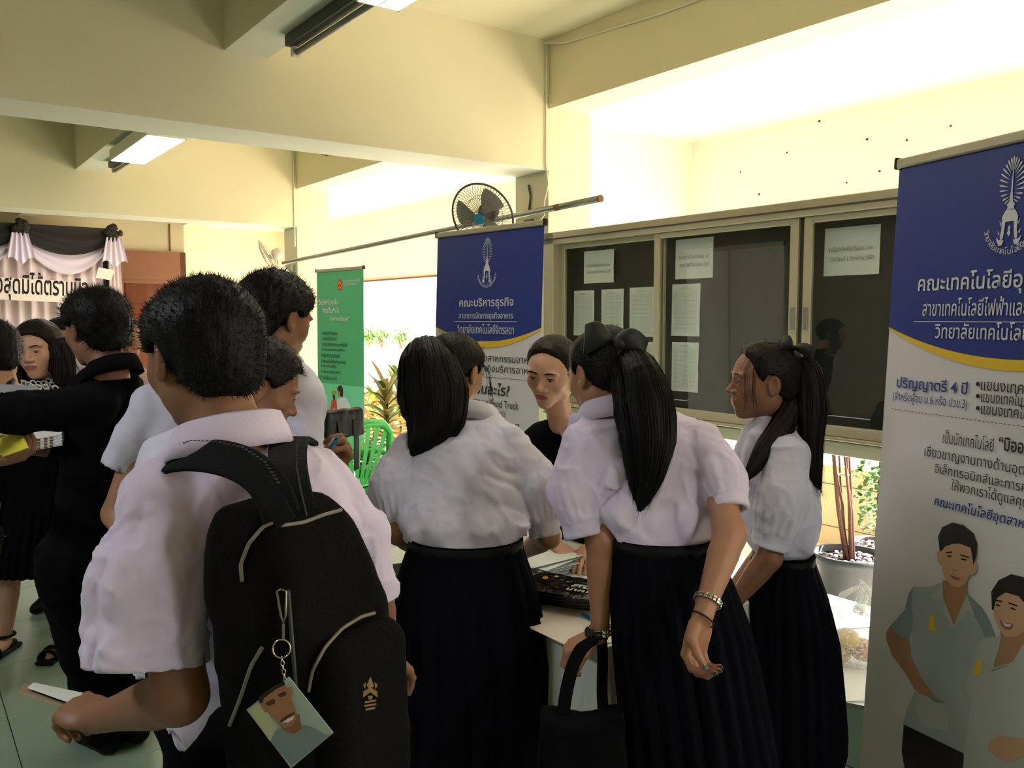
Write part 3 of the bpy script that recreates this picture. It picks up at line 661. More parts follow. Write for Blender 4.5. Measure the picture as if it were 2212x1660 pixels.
def sleeve(Q, pts, ts, rs, hollow=.93, pleat=0, n=16, seed=0, amp=.004):
    """pts: shoulder .. hem; ts over whole length"""
    pts = [np.array(p) for p in pts]; Ls = [np.linalg.norm(pts[i+1]-pts[i]) for i in range(len(pts)-1)]; T = sum(Ls); acc = 0; d = None
    for i, L in enumerate(Ls):
        t0, t1 = acc/T, (acc+L)/T; tt = np.linspace(0, 1, 12); rr = np.interp(t0+(t1-t0)*tt, ts, rs)
        di, t, _, q = limb(Q, pts[i], pts[i+1], tt, rr)
        if i == len(Ls)-1:
            tg = t0+(t1-t0)*t
            if pleat:
                ax = unit(pts[-1]-pts[-2]); u = unit(np.cross(ax, [.3, 1, .1])); w_ = np.cross(ax, u); th = np.arctan2(q@w_, q@u)
                di = di-pleat*np.cos(th*n)*np.clip((tg-.25)*3, 0, 1)*np.clip((.86-tg)*12, 0, 1)
            last = (di, t, tg, L)
        d = di if d is None else smin(d, di, .02)
        acc += L
    fo_ = folds(Q, amp, 22, 9, seed); d = d+fo_
    di, t, tg, L = last
    inner = di+fo_+.013; cut = (t-1)*L
    d = smax(d, cut, .002)
    d = np.where(tg > hollow, np.maximum(d, -inner), d) if hollow < 1 else d
    # cuff line
    d = np.where(np.abs(tg-.86) < .012, d+.0018, d)
    return d
def shirt_mesh(rowsf, R, sleeves, conn, lo, hi, h=.006, amp=.005, seed=0, fx=13, fz=4, blouse=0):
    def f(Q):
        d = rowsf(Q)
        for (a, b_, r0, r1) in conn: d = smin(d, limb(Q, a, b_, [0, 1], [r0, r1])[0], .045)
        d = d+folds(Q, amp, fx, fz, seed)
        if blouse:
            zb = R[:, 0].min(); d = d-blouse*np.exp(-((Q[:, 2]-zb-.05)/.04)**2)*(.5+.5*np.sin(Q[:, 0]*70+6*vn(Q*9)))
        for k, s_ in enumerate(sleeves): d = smin(d, sleeve(Q, *s_[:3], seed=seed+k+1, **s_[3]), .018)
        return d
    return snet(f, lo, hi, h)
def collar(name, C, X, Fd, rx, ry, m, parent, h=.035, fall=.045, up=(0, 0, 1), n=48):
    """shirt collar: C neck centre, X lateral, Fd forward"""
    X, Fd, U = unit(X), unit(Fd), unit(up); v0 = []; rows = [(.0, -.012, 0), (.003, h*.55, 0), (-.003, h, 0), (.010, h*.9, 1), (.022, h*.15, 1), (.030, -fall*.45, 1), (.026, -fall*.45, 1)]
    rings = []
    for (o, z, k) in rows:
        r = []
        for i in range(n+1):
            t = .10+(2*math.pi-.20)*i/n; c_, s_ = math.cos(t), math.sin(t); fr_ = max(0, c_)
            p = np.array(C)+Fd*(ry+o)*c_+X*(rx+o)*s_+U*(z-fr_*.02 - (fall*.75*fr_**2.5 if (k and z < h*.5) else 0)+(-(c_))*.010)
            r.append(p)
        rings.append(r)
    g = G(); g.loft(rings, closed=False); return g.out(name, m, parent, smooth=True)
def skirt(name, rows, m, parent, depth=.8, n=180, pleats=26, amp=.010, pinch=.0, seed=0):
    R = []
    for (py, xl, xr, v) in rows:
        a, b_ = P(xl, py, v), P(xr, py, v); R.append((a[2], (a[0]+b_[0])/2, v, (b_[0]-a[0])/2))
    R = np.array(sorted(R)); z1, z0 = R[-1, 0], R[0, 0]; g = G(); rings = []; K = 34; rn = np.random.default_rng(seed); ph = rn.uniform(-.5, .5, pleats+1)
    for j in range(K+1):
        t = j/K; z = z1+(z0-z1)*t; cx, cy, a = [np.interp(z, R[:, 0], R[:, q]) for q in (1, 2, 3)]; dp = min(a*depth, .175); r = []
        for i in range(n):
            th = 2*math.pi*i/n; u = (th/(2*math.pi)*pleats) % 1; k = int(th/(2*math.pi)*pleats)
            w_ = (abs(2*u-1)**.7-.5)*amp*min(1, t*2.2+.05)*2*(1+ph[k]*.5) + .006*t*math.sin(th*5+seed+t*2)
            r.append((cx+(a+w_)*math.cos(th), cy+(dp+w_)*math.sin(th), z+.004*t*math.sin(th*3+seed)))
        rings.append(r)
    g.loft(rings); g2 = [[tuple(np.array(p)*[1, 1, 1]) for p in rings[-1]], [(p[0]*.97+np.mean([q[0] for q in rings[-1]])*.03, p[1]*.97+np.mean([q[1] for q in rings[-1]])*.03, p[2]+.03) for p in rings[-1]]]
    g.loft(g2); return g.out(name, m, parent, smooth=True), R
def belt(name, R, z, hgt, m, parent, depth=.8, grow=.0015):
    cx, cy, a = [np.interp(z, R[:, 0], R[:, q]) for q in (1, 2, 3)]; dp = min(a*depth, .17); rings = []
    for (o, zz) in ((0, -hgt/2), (grow, -hgt/2), (grow, hgt/2), (0, hgt/2)):
        rings.append([(cx+(a+o)*math.cos(t), cy+(dp+o)*math.sin(t), z+zz) for t in np.linspace(0, 2*math.pi, 72, endpoint=False)])
    g = G(); g.loft(rings); return g.out(name, m, parent, smooth=True)
LEATH = mat('black_leather', (16, 13, 13), .6, spec=.14, bump=.1, bscale=40)
# ------------------------------------------------------------------ whole person
def person(label, feet, head, rows=None, depth=.55, shirt=SHIRT, skin=SKIN, male=True, hair='short', arms=(), legs=True, skirt_depth=.8, sleeves=(), conn=(), skirt_rows=None, skirt_m=NAVY, trousers=None,
           pelvis=None, collar_=None, seed=0, shirt_h=.007, face_h=.0035, amp=.005, hairm=None, open_=.002, lean_neck=None, blouse=0, pleats=26, hairs=900, iris_dir=(0, 0), shoe='shoe', ankles=None, fx=13, fz=4, lipm=None, shirt_name='shirt', spl=.015):
    e = empty('person', (feet[0], feet[1], 0), label, 'person'); HC_, Fd, tilt = np.array(head[0]), head[1], head[2] if len(head) > 2 else 0
    Bm = basis(Fd, tilt); V = []; Fq = []; MI = []; hs = head[3] if len(head) > 3 else 1.0
    def addp(v, f, mi=0):
        n = sum(len(q) for q in V); V.append(v); Fq.append(f+n); MI.append(np.full(len(f), mi) if np.isscalar(mi) else mi)
    hv, hf = head_mesh(('h', male, face_h, open_), lambda Q: head_sdf(Q, male, open_), (-.1, -.125, -.165), (.1, .13, .125), face_h)
    c = hv[hf].mean(1); lips = (c[:, 1] > .084) & (((np.abs(c[:, 0])/.0245)**2+((c[:, 2]+.055)/.0095)**2) < 1); mi = np.where(lips, 1, 0)
    addp(HC_+(hv*hs)@Bm, hf, mi)
    # neck, torso and legs core
    neck = HC_+np.array([0, -.035, -.10])*hs@Bm; nb = np.array(lean_neck) if lean_neck is not None else neck+[0, 0, -.05]
    pel = np.array(pelvis) if pelvis is not None else np.array([feet[0], feet[1], .92])
    if rows is not None: rf, R = rows_prim(rows, depth)
    lr = unit([Bm[0][0], Bm[0][1], 0]) if pelvis is None or len(np.shape(pelvis)) == 1 else None
    lat = np.array(legs) if hasattr(legs, '__len__') else unit([Bm[0][0], Bm[0][1], 0])
    ak = .065 if skirt_rows else .09; an = ankles or [np.array([feet[0], feet[1], .09])+lat*ak, np.array([feet[0], feet[1], .09])-lat*ak]
    fw = unit(np.cross(lat, Z3))
    if np.dot(fw[:2], np.array(Bm[1])[:2]) < 0: fw = -fw
    ho_ = .06 if skirt_rows else .085; hips = [pel+lat*ho_, pel-lat*ho_]; kn = [(hips[i]*.48+an[i]*.52)+fw*.02 for i in (0, 1)]
    def core(Q):
        d = limb(Q, nb, neck, [0, 1], [.052 if male else .043]*2)[0]
        d = smin(d, limb(Q, pel+(nb-pel)*.1, nb+(pel-nb)*.22, [0, .5, 1], [.10, .085, .095], None)[0], .05) if rows is None else smin(d, rf(Q, -.022), .02)
        for i in (0, 1):
            d = smin(d, limb(Q, hips[i], kn[i], [0, .5, 1], [.062, .06, .048] if skirt_rows else [.085, .07, .052])[0], .02); d = smin(d, limb(Q, kn[i], an[i], [0, .3, 1], [.05, .052, .034])[0], .02)
            if shoe == 'sandal': d = smin(d, limb(Q, an[i]+[0, 0, -.05], an[i]+fw*.13+[0, 0, -.068], [0, .5, 1], [.032, .028, .018])[0], .02)
        return d
    pts = np.array([neck, nb, pel]+kn+an+[a+fw*.15 for a in an]); lo, hi = pts.min(0)-.17, pts.max(0)+[.17, .17, .06]; lo[2] = max(lo[2], .0)
    if rows is not None: lo = np.minimum(lo, [R[:, 1].min()-.3, R[:, 2].min()-.16, 9]); hi = np.maximum(hi, [R[:, 1].max()+.3, R[:, 2].max()+.16, -9])
    addp(*snet(core, lo, hi, .013))
    chs = []
    for a in arms:
        (av, af), ch = arm_piece(*a[:4], h=a[4] if len(a) > 4 else .0045, fem=not male); addp(av, af); chs.append(ch)
    body = mesh('body', np.concatenate(V), np.concatenate(Fq), [skin, lipm or LIP], e, True, np.concatenate(MI))
    # eyes and eyebrows
    for s_ in (1, -1):
        g = G(); ce = HC_+(np.array([.031*s_, .0765, .004])*hs)@Bm; g.ball(ce, .0112*hs, Bm, 16, 12, 0)
        look = unit(Bm[1]+Bm[0]*iris_dir[0]+Bm[2]*iris_dir[1]); u = unit(np.cross(look, Bm[2])); w_ = np.cross(u, look); g.ball(ce+look*.0062*hs, (.0064*hs, .0064*hs, .0056*hs), (u, w_, look), 12, 8, 1)
        g.out('eye', [EYEW, IRIS], body, smooth=True)
        g = G(); br = []
        for i in range(9):
            t = i/8; x = (.012+.036*t)*s_; z = .0255+.005*math.sin(t*2.4)-.002*t; f_ = .0885-.026*t**2.0; br.append(HC_+(np.array([x, surf_f(x, z, male)+.0004, z])*hs)@Bm)
        g.tube(br, [.0016, .0026, .003, .003, .003, .0026, .0022, .0017, .0008], 6); g.out('eyebrow', HAIR, body, smooth=True)
        g = G(); br = []
        for i in range(8):
            t = i/7; x = (.0185+.0270*t)*s_; z = .0035+.0040*math.sin(math.pi*(t*.85+.08))+open_*.6; br.append(HC_+(np.array([x, max(surf_f(x, z, male), .080-.012*t)+.0006, z])*hs)@Bm)
        g.tube(br, [.0006, .0010, .0013, .0014, .0015, .0015, .0012, .0007], 5); g.out('eyelash', HAIR, body, smooth=True)
    hm = hairm or HAIR
    if hair:
        rv, rf_ = head_mesh(('hair', hair, seed % 3), lambda Q: hair_sdf(Q, hair, seed % 3), (-.115, -.14, -.13), (.115, .13, .15), .004)
        ho = mesh('hair', HC_+(rv*hs)@Bm, rf_, hm, e, True)
        # loose strands over the surface
        rn = np.random.default_rng(seed+1); ids = rn.integers(0, len(rv), hairs); g = G()
        for i in ids:
            p = rv[i]; nrm = unit((p-np.array([0, -.013, .02]))/np.array([.085, .1, .09])**2)
            if p[2] < -.03 and hair != 'long' and p[1] > -.03: continue
            fl_ = {'short': np.array([0, .35, .1]), 'spiky': np.array([0, .5, .25]), 'pony': np.array([0, -.7, .3]), 'slick': np.array([0, -.8, .1]), 'long': np.array([0, 0, -1.])}[hair]
            up_ = {'short': .55, 'spiky': .9, 'pony': .12, 'slick': .05, 'long': .2}[hair]
            d = unit(nrm*up_+(fl_-nrm*np.dot(fl_, nrm))*.8+rn.normal(0, .22, 3)); L = spl*rn.uniform(.5, 1.2)
            s1 = unit(np.cross(d, nrm+.01))*.0006; q = [p-s1, p+s1, p+d*L*.6+s1*.6, p+d*L-nrm*.001]
            g.add([HC_+(k*hs)@Bm for k in q], [(0, 1, 2, 3)])
        g.out('loose_hair', hm, ho, kind='stuff')
    # clothes
    if rows is not None:
        lo = np.array([R[:, 1].min()-.34, R[:, 2].min()-.2, R[:, 0].min()-.02]); hi = np.array([R[:, 1].max()+.34, R[:, 2].max()+.2, R[:, 0].max()+.06])
        for s_ in sleeves:
            for p in s_[0]: r_ = max(s_[2])+.015; lo = np.minimum(lo, np.array(p)-r_); hi = np.maximum(hi, np.array(p)+r_)
        sv, sf = shirt_mesh(rf, R, sleeves, conn, lo, hi, shirt_h, amp, seed, fx, fz, blouse)
        so = mesh(shirt_name, sv, sf, shirt, e, True)
        if collar_: collar('collar', *collar_, shirt, so)
    else: so = None
    if skirt_rows: sk, RS = skirt('skirt', skirt_rows, skirt_m, e, pleats=pleats, seed=seed, depth=skirt_depth)
    else: sk = RS = None
    if trousers is not None:
        def tf(Q):
            d = limb(Q, pel+[0, 0, .10], pel+[0, 0, -.02], [0, 1], [.125, .13])[0]
            for i in (0, 1): d = smin(d, limb(Q, hips[i], kn[i], [0, .5, 1], [.105, .095, .082])[0], .03); d = smin(d, limb(Q, kn[i], an[i]+[0, 0, .0], [0, 1], [.08, .07])[0], .02)
            return smax(d, Q[:, 2]-pel[2]-.16, .01)+folds(Q, .006, 12, 6, seed)
        pts = np.array([pel]+kn+an); v_, f_ = snet(tf, pts.min(0)-.18, pts.max(0)+[.18, .18, .3], .013); mesh('trousers', v_, f_, trousers, e, True)
    # shoes
    for a in an:
        g = G()
        if shoe == 'shoe':
            def sf_(Q): return np.maximum(smin(limb(Q, a+[0, 0, -.045]-fw*.02, a+fw*.15+[0, 0, -.062], [0, .5, 1], [.042, .036, .030])[0], limb(Q, a+[0, 0, -.04], a+[0, 0, -.01], [0, 1], [.042, .042])[0], .02), -Q[:, 2]+.004)
            v_, f_ = snet(sf_, a-[.25, .25, .09], a+[.25, .25, .06], .007); mesh('shoe', v_, f_, LEATH, e, True)
        else:
            c_ = a+fw*.05; g.box([c_[0], c_[1], .012], (.085, .25, .018), (lat, fw, Z3), bev=.006); g.box([*(a-fw*.02)[:2], .028], (.06, .07, .03), (lat, fw, Z3), bev=.006); so_ = g.out('sandal', LEATH, e)
            for k, o in enumerate((.10, .135)):
                g = G(); cc = a+fw*o; g.tube([[*(cc+lat*.043*math.cos(t))[:2], .015+.048*math.sin(t)*(1-k*.15)] for t in np.linspace(0, math.pi, 9)], .009, 6); g.out('strap', LEATH, so_, smooth=True)
            g = G(); cc = a; g.tube([cc+lat*.044*math.cos(t)+fw*.044*math.sin(t)+[0, 0, -.01] for t in np.linspace(0, 6.28, 17)], .007, 6); g.out('strap', LEATH, so_, smooth=True)
    return dict(e=e, body=body, shirt=so, skirt=sk, R=RS, Bm=Bm, HC=HC_, hair=ho if hair else None, arms=chs, pel=pel, fw=fw, lat=lat)
def tail(parent, pts, rs, m, seed=0, n=260, fl=.3, name='ponytail', sub=None, wid=.0011):
    pts = [np.array(p) for p in pts]; K = 18; ts = np.linspace(0, 1, len(pts)); tt = np.linspace(0, 1, K)
    C = np.stack([np.interp(tt, ts, [p[q] for p in pts]) for q in range(3)], 1); R = np.interp(tt, ts, rs)
    for _ in range(2): C[1:-1] = (C[:-2]+2*C[1:-1]+C[2:])/4
    rn = np.random.default_rng(seed); rings = []
    T = np.gradient(C, axis=0); prev = None; fr_ = []
    for i in range(K):
        t = unit(T[i]); u = unit(np.cross(t, [0, 1, 0])) if prev is None else unit(prev-t*np.dot(prev, t)); prev = u; w_ = np.cross(t, u); fr_.append((u, w_))
        ring = []
        for j in range(48):
            a = 2*math.pi*j/48; r = R[i]*(1+.05*math.sin(a*9+seed)+.05*math.sin(a*17+i*.15)+.03*rn.normal()*.5); ring.append(C[i]+u*r*math.cos(a)+w_*r*.62*math.sin(a))
        rings.append(ring)
    g = G(); g.loft(rings, cap0=True, cap1=True); o = g.out(name, m, parent, smooth=True); g = G()
    for k in range(n):
        a = rn.uniform(0, 6.28); q = rn.uniform(.75, 1.06); s0 = rn.integers(0, 4); e0 = rn.integers(K-7, K); lift = rn.normal(0, fl*.012); wv = rn.uniform(0, 6.28); ps = []
        for i in range(s0, e0+1):
            x = (i-s0)/max(1, e0-s0); u, w_ = fr_[i]; r = (R[i]*q+lift*x*x*2+.002*math.sin(wv+i*.9)); ps.append(C[i]+u*r*math.cos(a+.15*x)+w_*r*.66*math.sin(a+.15*x))
        if e0 == K-1: ps.append(ps[-1]+(ps[-1]-ps[-2])*rn.uniform(.2, 1.4)+rn.normal(0, .006, 3))
        vs = []
        for i, p in enumerate(ps):
            u, w_ = fr_[min(s0+i, K-1)]; d = (w_*math.cos(a)-u*math.sin(a)); wd = wid*(1-.7*i/len(ps)); vs.append((p-d*wd, p+d*wd))
        g.loft(vs, closed=False)
    g.out('loose_hair', m, o, kind='stuff'); return o
# ------------------------------------------------------------------ PEOPLE
def H_(px, py, v, Fd, tilt=0, sc=1.0): return (P(px, py, v), Fd, tilt, sc)
relax = (.35, .5, .35); fist = (1.3, 1.5, .9)
# girl 1: back view, hair falling on the left
w1 = 2.3
g1 = person('girl seen from behind in white blouse and long black skirt, hair falling to the left', P(1020, 1640, 2.3), H_(983, 806, 2.62, (.50, .80, -.42)),
  shirt_h=.0055, rows=[(868, 990, 1048, 2.58), (890, 965, 1075, 2.56), (915, 915, 1100, 2.52), (950, 885, 1112, 2.48), (1000, 880, 1120, 2.44), (1080, 868, 1130, 2.38), (1130, 868, 1138, 2.34), (1158, 880, 1132, 2.32), (1176, 896, 1122, 2.30)], depth=.5,
  male=False, hair='pony', skin=SKIN, seed=3, skirt_m=NAVY, pelvis=P(1015, 1260, 2.3), lean_neck=P(1005, 900, 2.58), legs=(-1, 0, 0),
  arms=[(P(868, 975, 2.46), P(860, 1150, 2.38), P(935, 1205, 2.60), dict(D=(.3, 1, -.1), N=(0, -.2, -1), side=1, curl=relax), .006),
        (P(1112, 960, 2.48), P(1186, 1158, 2.42), P(1120, 1200, 2.66), dict(D=(-.5, 1, -.1), N=(0, -.2, -1), side=-1, curl=relax), .006)],
  sleeves=[([P(885, 965, 2.47), P(848, 1050, 2.43), P(862, 1152, 2.40)], [0, .3, .6, .84, .88, 1], [.045, .062, .066, .052, .045, .045], dict(pleat=.0035, n=20)),
           ([P(1100, 955, 2.48), P(1158, 1050, 2.44), P(1177, 1158, 2.42)], [0, .3, .6, .84, .88, 1], [.05, .066, .068, .055, .047, .047], dict(pleat=.0035, n=20))],
  skirt_rows=[(1160, 888, 1126, 2.30), (1190, 878, 1132, 2.30), (1260, 856, 1155, 2.3), (1350, 843, 1172, 2.3), (1450, 845, 1188, 2.3), (1560, 850, 1195, 2.3), (1642, 856, 1170, 2.3)],
  collar_=(P(1014, 893, 2.57), (1, -.55, 0), (.55, .85, -.1), .062, .058), blouse=.010, pleats=18, amp=.006, hairs=400, spl=.03)
belt('belt', g1['R'], P(1000, 1177, 2.3)[2], .035, LEATH, g1['e'])
tail(g1['hair'], [P(915, 742, 2.56), P(918, 775, 2.5), P(934, 850, 2.47), P(936, 915, 2.45), P(908, 958, 2.42), P(888, 988, 2.42)], [.045, .082, .104, .088, .045, .008], HAIR, 2, 420)
g = G(); c_ = P(1062, 850, 2.6)
for k in range(9):
    x = P(1034+random.uniform(0, 10), 765+random.uniform(0, 30), 2.60); y = P(1064+random.uniform(-8, 4), 860+random.uniform(-30, 50), 2.58)
    m_ = P(1056+random.uniform(-6, 4), 810, 2.59); g.tube([x, (x+m_)/2+[.004, 0, .004], m_, y], .0007, 3)
g.out('side_lock', HAIR, g1['hair'], kind='stuff')
# girl 2: leaning with bow and long ponytail
g2 = person('girl leaning over the table end with a long black ponytail and a large bow', P(1440, 1640, 1.98), H_(1304, 812, 2.14, (-.50, .78, -.32), .05),
  shirt_h=.0055, rows=[(862, 1290, 1350, 2.12), (885, 1262, 1440, 2.10), (905, 1240, 1515, 2.08), (940, 1228, 1545, 2.06), (990, 1238, 1562, 2.04), (1050, 1262, 1572, 2.02), (1100, 1292, 1562, 2.0), (1140, 1312, 1548, 1.99), (1162, 1326, 1538, 1.98), (1178, 1334, 1530, 1.97)], depth=.5,
  male=False, skirt_depth=.66, hair='pony', shirt=SHIRT2, skin=SKIN, seed=7, pelvis=P(1440, 1270, 1.97), lean_neck=P(1312, 905, 2.10), legs=(-1, 0, 0),
  arms=[(P(1250, 965, 2.03), P(1298, 1170, 1.99), P(1296, 1372, 1.99), dict(D=(-.93, .15, -.45), N=(-.35, .1, -.9), side=1, curl=[(.9, 1.0, .5)]*4, spread=.03, thumb=(.6, .4)), .0035),
        (P(1530, 980, 2.0), P(1577, 1155, 1.86), P(1518, 1330, 1.745), dict(D=(-.22, .0, -1), N=(.55, -.75, -.1), side=1, curl=[(.9, .9, .5), (.8, 1.0, .5), (.8, 1.0, .5), (.7, .9, .5)], spread=.05, thumb=(.9, .6)), .0035)],
  sleeves=[([P(1262, 960, 2.04), P(1245, 1060, 2.02), P(1268, 1160, 1.99)], [0, .3, .6, .84, .88, 1], [.05, .062, .064, .055, .049, .049], dict(pleat=.003, n=18)),
           ([P(1515, 965, 2.02), P(1560, 1035, 1.95), P(1576, 1103, 1.90)], [0, .4, .8, .9, 1], [.055, .058, .048, .044, .042], dict(pleat=.002, n=16))],
  skirt_rows=[(1162, 1328, 1538, 1.97), (1190, 1324, 1545, 1.97), (1260, 1320, 1580, 1.97), (1350, 1324, 1610, 1.97), (1450, 1332, 1632, 1.97), (1560, 1342, 1655, 1.97), (1662, 1348, 1672, 1.97)],
  collar_=(P(1318, 893, 2.10), (1, .45, 0), (-.6, .85, -.2), .062, .06), blouse=.010, pleats=22, amp=.009, hairs=400, spl=.03)
belt('belt', g2['R'], P(1430, 1180, 1.97)[2], .035, LEATH, g2['e'], .66)
tail(g2['hair'], [P(1345, 762, 2.10), P(1372, 800, 2.0), P(1392, 880, 1.95), P(1402, 960, 1.92), P(1392, 1050, 1.92), P(1378, 1112, 1.94)], [.03, .058, .070, .062, .036, .005], HAIR, 4, 420)
def bow(px, py, v, loops, parent, ax):
    for (x1, y1, x2, y2, w_) in loops:
        a, c_ = P(px, py, v), P(x2, y2, v-.01); mid = P(x1, y1, v-.03); rings = []
        for i in range(9):
            t = i/8; p = a*(1-t)**2+2*mid*t*(1-t)+c_*t*t; ww = w_*(.25+.75*math.sin(min(1, t*1.15)*math.pi/2)); up = unit(np.cross(unit(c_-a), [0, 1, 0]))
            rings.append([p+up*ww*math.cos(q)*.5+np.array([0, 1, 0])*.012*math.sin(q)*(1+math.sin(q*3)*.3) for q in np.linspace(0, 6.28, 16, endpoint=False)])
        g = G(); g.loft(rings, cap0=True, cap1=True); g.out('hair_bow', mat('black_ribbon', (16, 16, 18), .6), parent, smooth=True)
bow(1322, 738, 2.07, [(1300, 712, 1262, 735, .075), (1350, 715, 1390, 765, .07), (1330, 740, 1352, 745, .05)], g2['hair'], None)
# metal bracelet and hair tie on her right wrist, watch on the left: worn, parts of the person
def bangle(parent, c, ax, r, n, rr, m, nm, beads=True):
    ax = unit(ax); u = unit(np.cross(ax, [.2, .3, 1])); w_ = np.cross(ax, u); c = np.array(c); g = G()
    if beads:
        for i in range(n):
            t = 2*math.pi*i/n; p = c+r*(u*math.cos(t)+w_*math.sin(t)); rd = unit(p-c); tg = np.cross(ax, rd)
            for o in (-.5, .5): g.box(p+ax*o*rr*1.5, (rr*1.0, rr*1.3, 2*math.pi*r/n*.8), (rd, ax, tg), bev=rr*.2)
    else: g.tube([c+r*(u*math.cos(t)+w_*math.sin(t)) for t in np.linspace(0, 2*math.pi, 24, endpoint=False)], rr, 8, closed=True)
    return g.out(nm, m, parent, smooth=not beads)
SILV = mat('silver', (205, 200, 185), .22, metal=1)
wr = P(1518, 1330, 1.745); fa = unit(P(1577, 1155, 1.86)-wr)
bangle(g2['e'], wr+fa*.035, fa, .0285, 18, .0042, SILV, 'metal_bracelet'); bangle(g2['e'], wr+fa*-.004+[0, 0, -.004], fa+[.3, 0, .2], .0285, 1, .0018, BLACK, 'hair_tie', False)
wl = P(1296, 1372, 1.99); fl_ = unit(P(1298, 1170, 1.99)-wl); wt = bangle(g2['e'], wl+fl_*.012, fl_, .029, 16, .006, SILV, 'wristwatch')
g = G(); wc = wl+fl_*.012+unit([-.8, -.6, 0])*.030; g.tube([wc, wc+unit([-.8, -.6, 0])*.007], .015, 16); g.out('watch_case', SILV, wt)
for (a, b_, r0, r1) in [g2['arms'][1][i] for i in (3, 7, 11, 15)]+[g2['arms'][1][-1]]:
    g = G(); d = unit(b_-a); nrm = unit(np.array([.2, -.95, .3])-d*np.dot([.2, -.95, .3], d)); g.box(b_+d*.003+nrm*r1*.75, (.009, .015, .002), (np.cross(d, nrm), d, nrm), bev=.0009); g.out('nail', mat('nail_polish', (120, 118, 122), .2, metal=.7), g2['body'])
# girl 3: profile
g3 = person('girl in profile at the right, white blouse, ponytail with bow, beside the blue banner', P(1725, 1640, 2.47), H_(1652, 826, 2.5, (-1, .04, -.03)),
  shirt_h=.0055, skirt_depth=1.45, rows=[(905, 1630, 1690, 2.5, 1.0), (930, 1606, 1730, 2.5, .9), (960, 1596, 1752, 2.5, .85), (1000, 1590, 1764, 2.5, .8), (1060, 1592, 1770, 2.5, .8), (1120, 1600, 1774, 2.48, .8), (1160, 1614, 1766, 2.47, .8), (1190, 1632, 1752, 2.46, .85), (1202, 1642, 1746, 2.46, .85)], depth=.8,
  male=False, hair='pony', hairm=HAIRB, skin=SKIN3, seed=9, pelvis=P(1712, 1290, 2.46), lean_neck=P(1665, 925, 2.5), legs=(0, -1, 0),
  arms=[(P(1700, 985, 2.36), P(1662, 1205, 2.34), P(1572, 1318, 2.40), dict(D=(-.8, .3, -.6), N=(0, -.2, -1), side=-1, curl=relax), .005), (P(1690, 985, 2.66), P(1650, 1200, 2.66), P(1570, 1290, 2.60), dict(D=(-.8, -.2, -.3), N=(0, 0, -1), curl=relax), .008)],
  sleeves=[([P(1700, 985, 2.38), P(1692, 1075, 2.35), P(1662, 1185, 2.34)], [0, .35, .65, .84, .88, 1], [.055, .070, .070, .060, .053, .053], dict(pleat=.003, n=18)),
           ([P(1690, 985, 2.62), P(1660, 1180, 2.64)], [0, .5, 1], [.05, .06, .045], {})], conn=[(P(1668, 935, 2.48), P(1700, 985, 2.42), .045, .062)],
  skirt_rows=[(1190, 1634, 1750, 2.46), (1215, 1628, 1756, 2.46), (1280, 1610, 1775, 2.46), (1380, 1604, 1795, 2.46), (1480, 1600, 1805, 2.46), (1590, 1596, 1814, 2.46), (1636, 1600, 1800, 2.46)],
  collar_=(P(1667, 915, 2.5), (0, 1, 0), (-1, 0, -.35), .055, .06), blouse=.008, pleats=20, open_=.003, hairs=400, spl=.03)
belt('belt', g3['R'], P(1700, 1204, 2.46)[2], .03, LEATH, g3['e'], 1.45)
tail(g3['hair'], [P(1728, 775, 2.47), P(1748, 800, 2.46), P(1756, 880, 2.44), P(1752, 950, 2.42), P(1756, 1020, 2.42), P(1772, 1058, 2.42)], [.02, .036, .042, .034, .026, .004], HAIRB, 6, 260)
tail(g3['hair'], [P(1715, 870, 2.46), P(1690, 925, 2.42), P(1650, 975, 2.38), P(1622, 1020, 2.36), P(1606, 1040, 2.36)], [.03, .036, .03, .018, .004], HAIRB, 8, 120, name='front_lock')
bow(1712, 752, 2.46, [(1705, 738, 1688, 742, .05), (1735, 745, 1755, 768, .04)], g3['hair'], None)
g = G()
for k in range(22):
    x0 = 1606+random.uniform(-8, 26); g.tube([P(x0+16, 770, 2.43), P(x0+2, 800, 2.422), P(x0, 850+random.uniform(-10, 10), 2.42), P(x0+random.uniform(-3, 14), 870+random.uniform(-15, 25), 2.425)], .0004, 3)
g.out('side_lock', HAIRB, g3['hair'], kind='stuff')
# woman in black behind the table
wm = person('woman in a black V-neck top behind the table, black hair pulled back, looking down', P(1262, 1400, 3.42), H_(1192, 803, 2.82, (-.42, -.86, -.30), -.10),
  rows=[(900, 1185, 1235, 2.98), (915, 1160, 1265, 3.0), (935, 1142, 1290, 3.0), (1000, 1138, 1310, 3.05), (1100, 1150, 1318, 3.15), (1200, 1165, 1325, 3.25), (1290, 1175, 1340, 3.35)], depth=.5, shirt=BLKSHIRT,
  male=False, hair='slick', hairm=HAIRB, skin=SKIN2, seed=5, pelvis=P(1262, 1240, 3.4), lean_neck=P(1212, 915, 2.96), legs=(1, 0, 0), open_=.0035, iris_dir=(-.1, -.15), face_h=.003,
  arms=[(P(1160, 950, 3.0), P(1155, 1110, 2.95), P(1205, 1180, 2.82), dict(D=(.5, -.6, -.3), N=(0, 0, -1), curl=relax), .006), (P(1300, 950, 3.0), P(1330, 1100, 2.95), P(1280, 1180, 2.8), dict(D=(-.3, -.8, -.2), N=(0, 0, -1), side=-1, curl=relax), .006)],
  sleeves=[([P(1165, 950, 3.0), P(1158, 1090, 2.95), P(1190, 1150, 2.86)], [0, 1], [.055, .045], {}), ([P(1295, 950, 3.0), P(1325, 1090, 2.95)], [0, 1], [.055, .045], {})], skirt_rows=[(1240, 1170, 1345, 3.4), (1400, 1160, 1360, 3.4), (1560, 1165, 1355, 3.4)], skirt_m=BLKSHIRT, hairs=200, shirt_name='black_top')
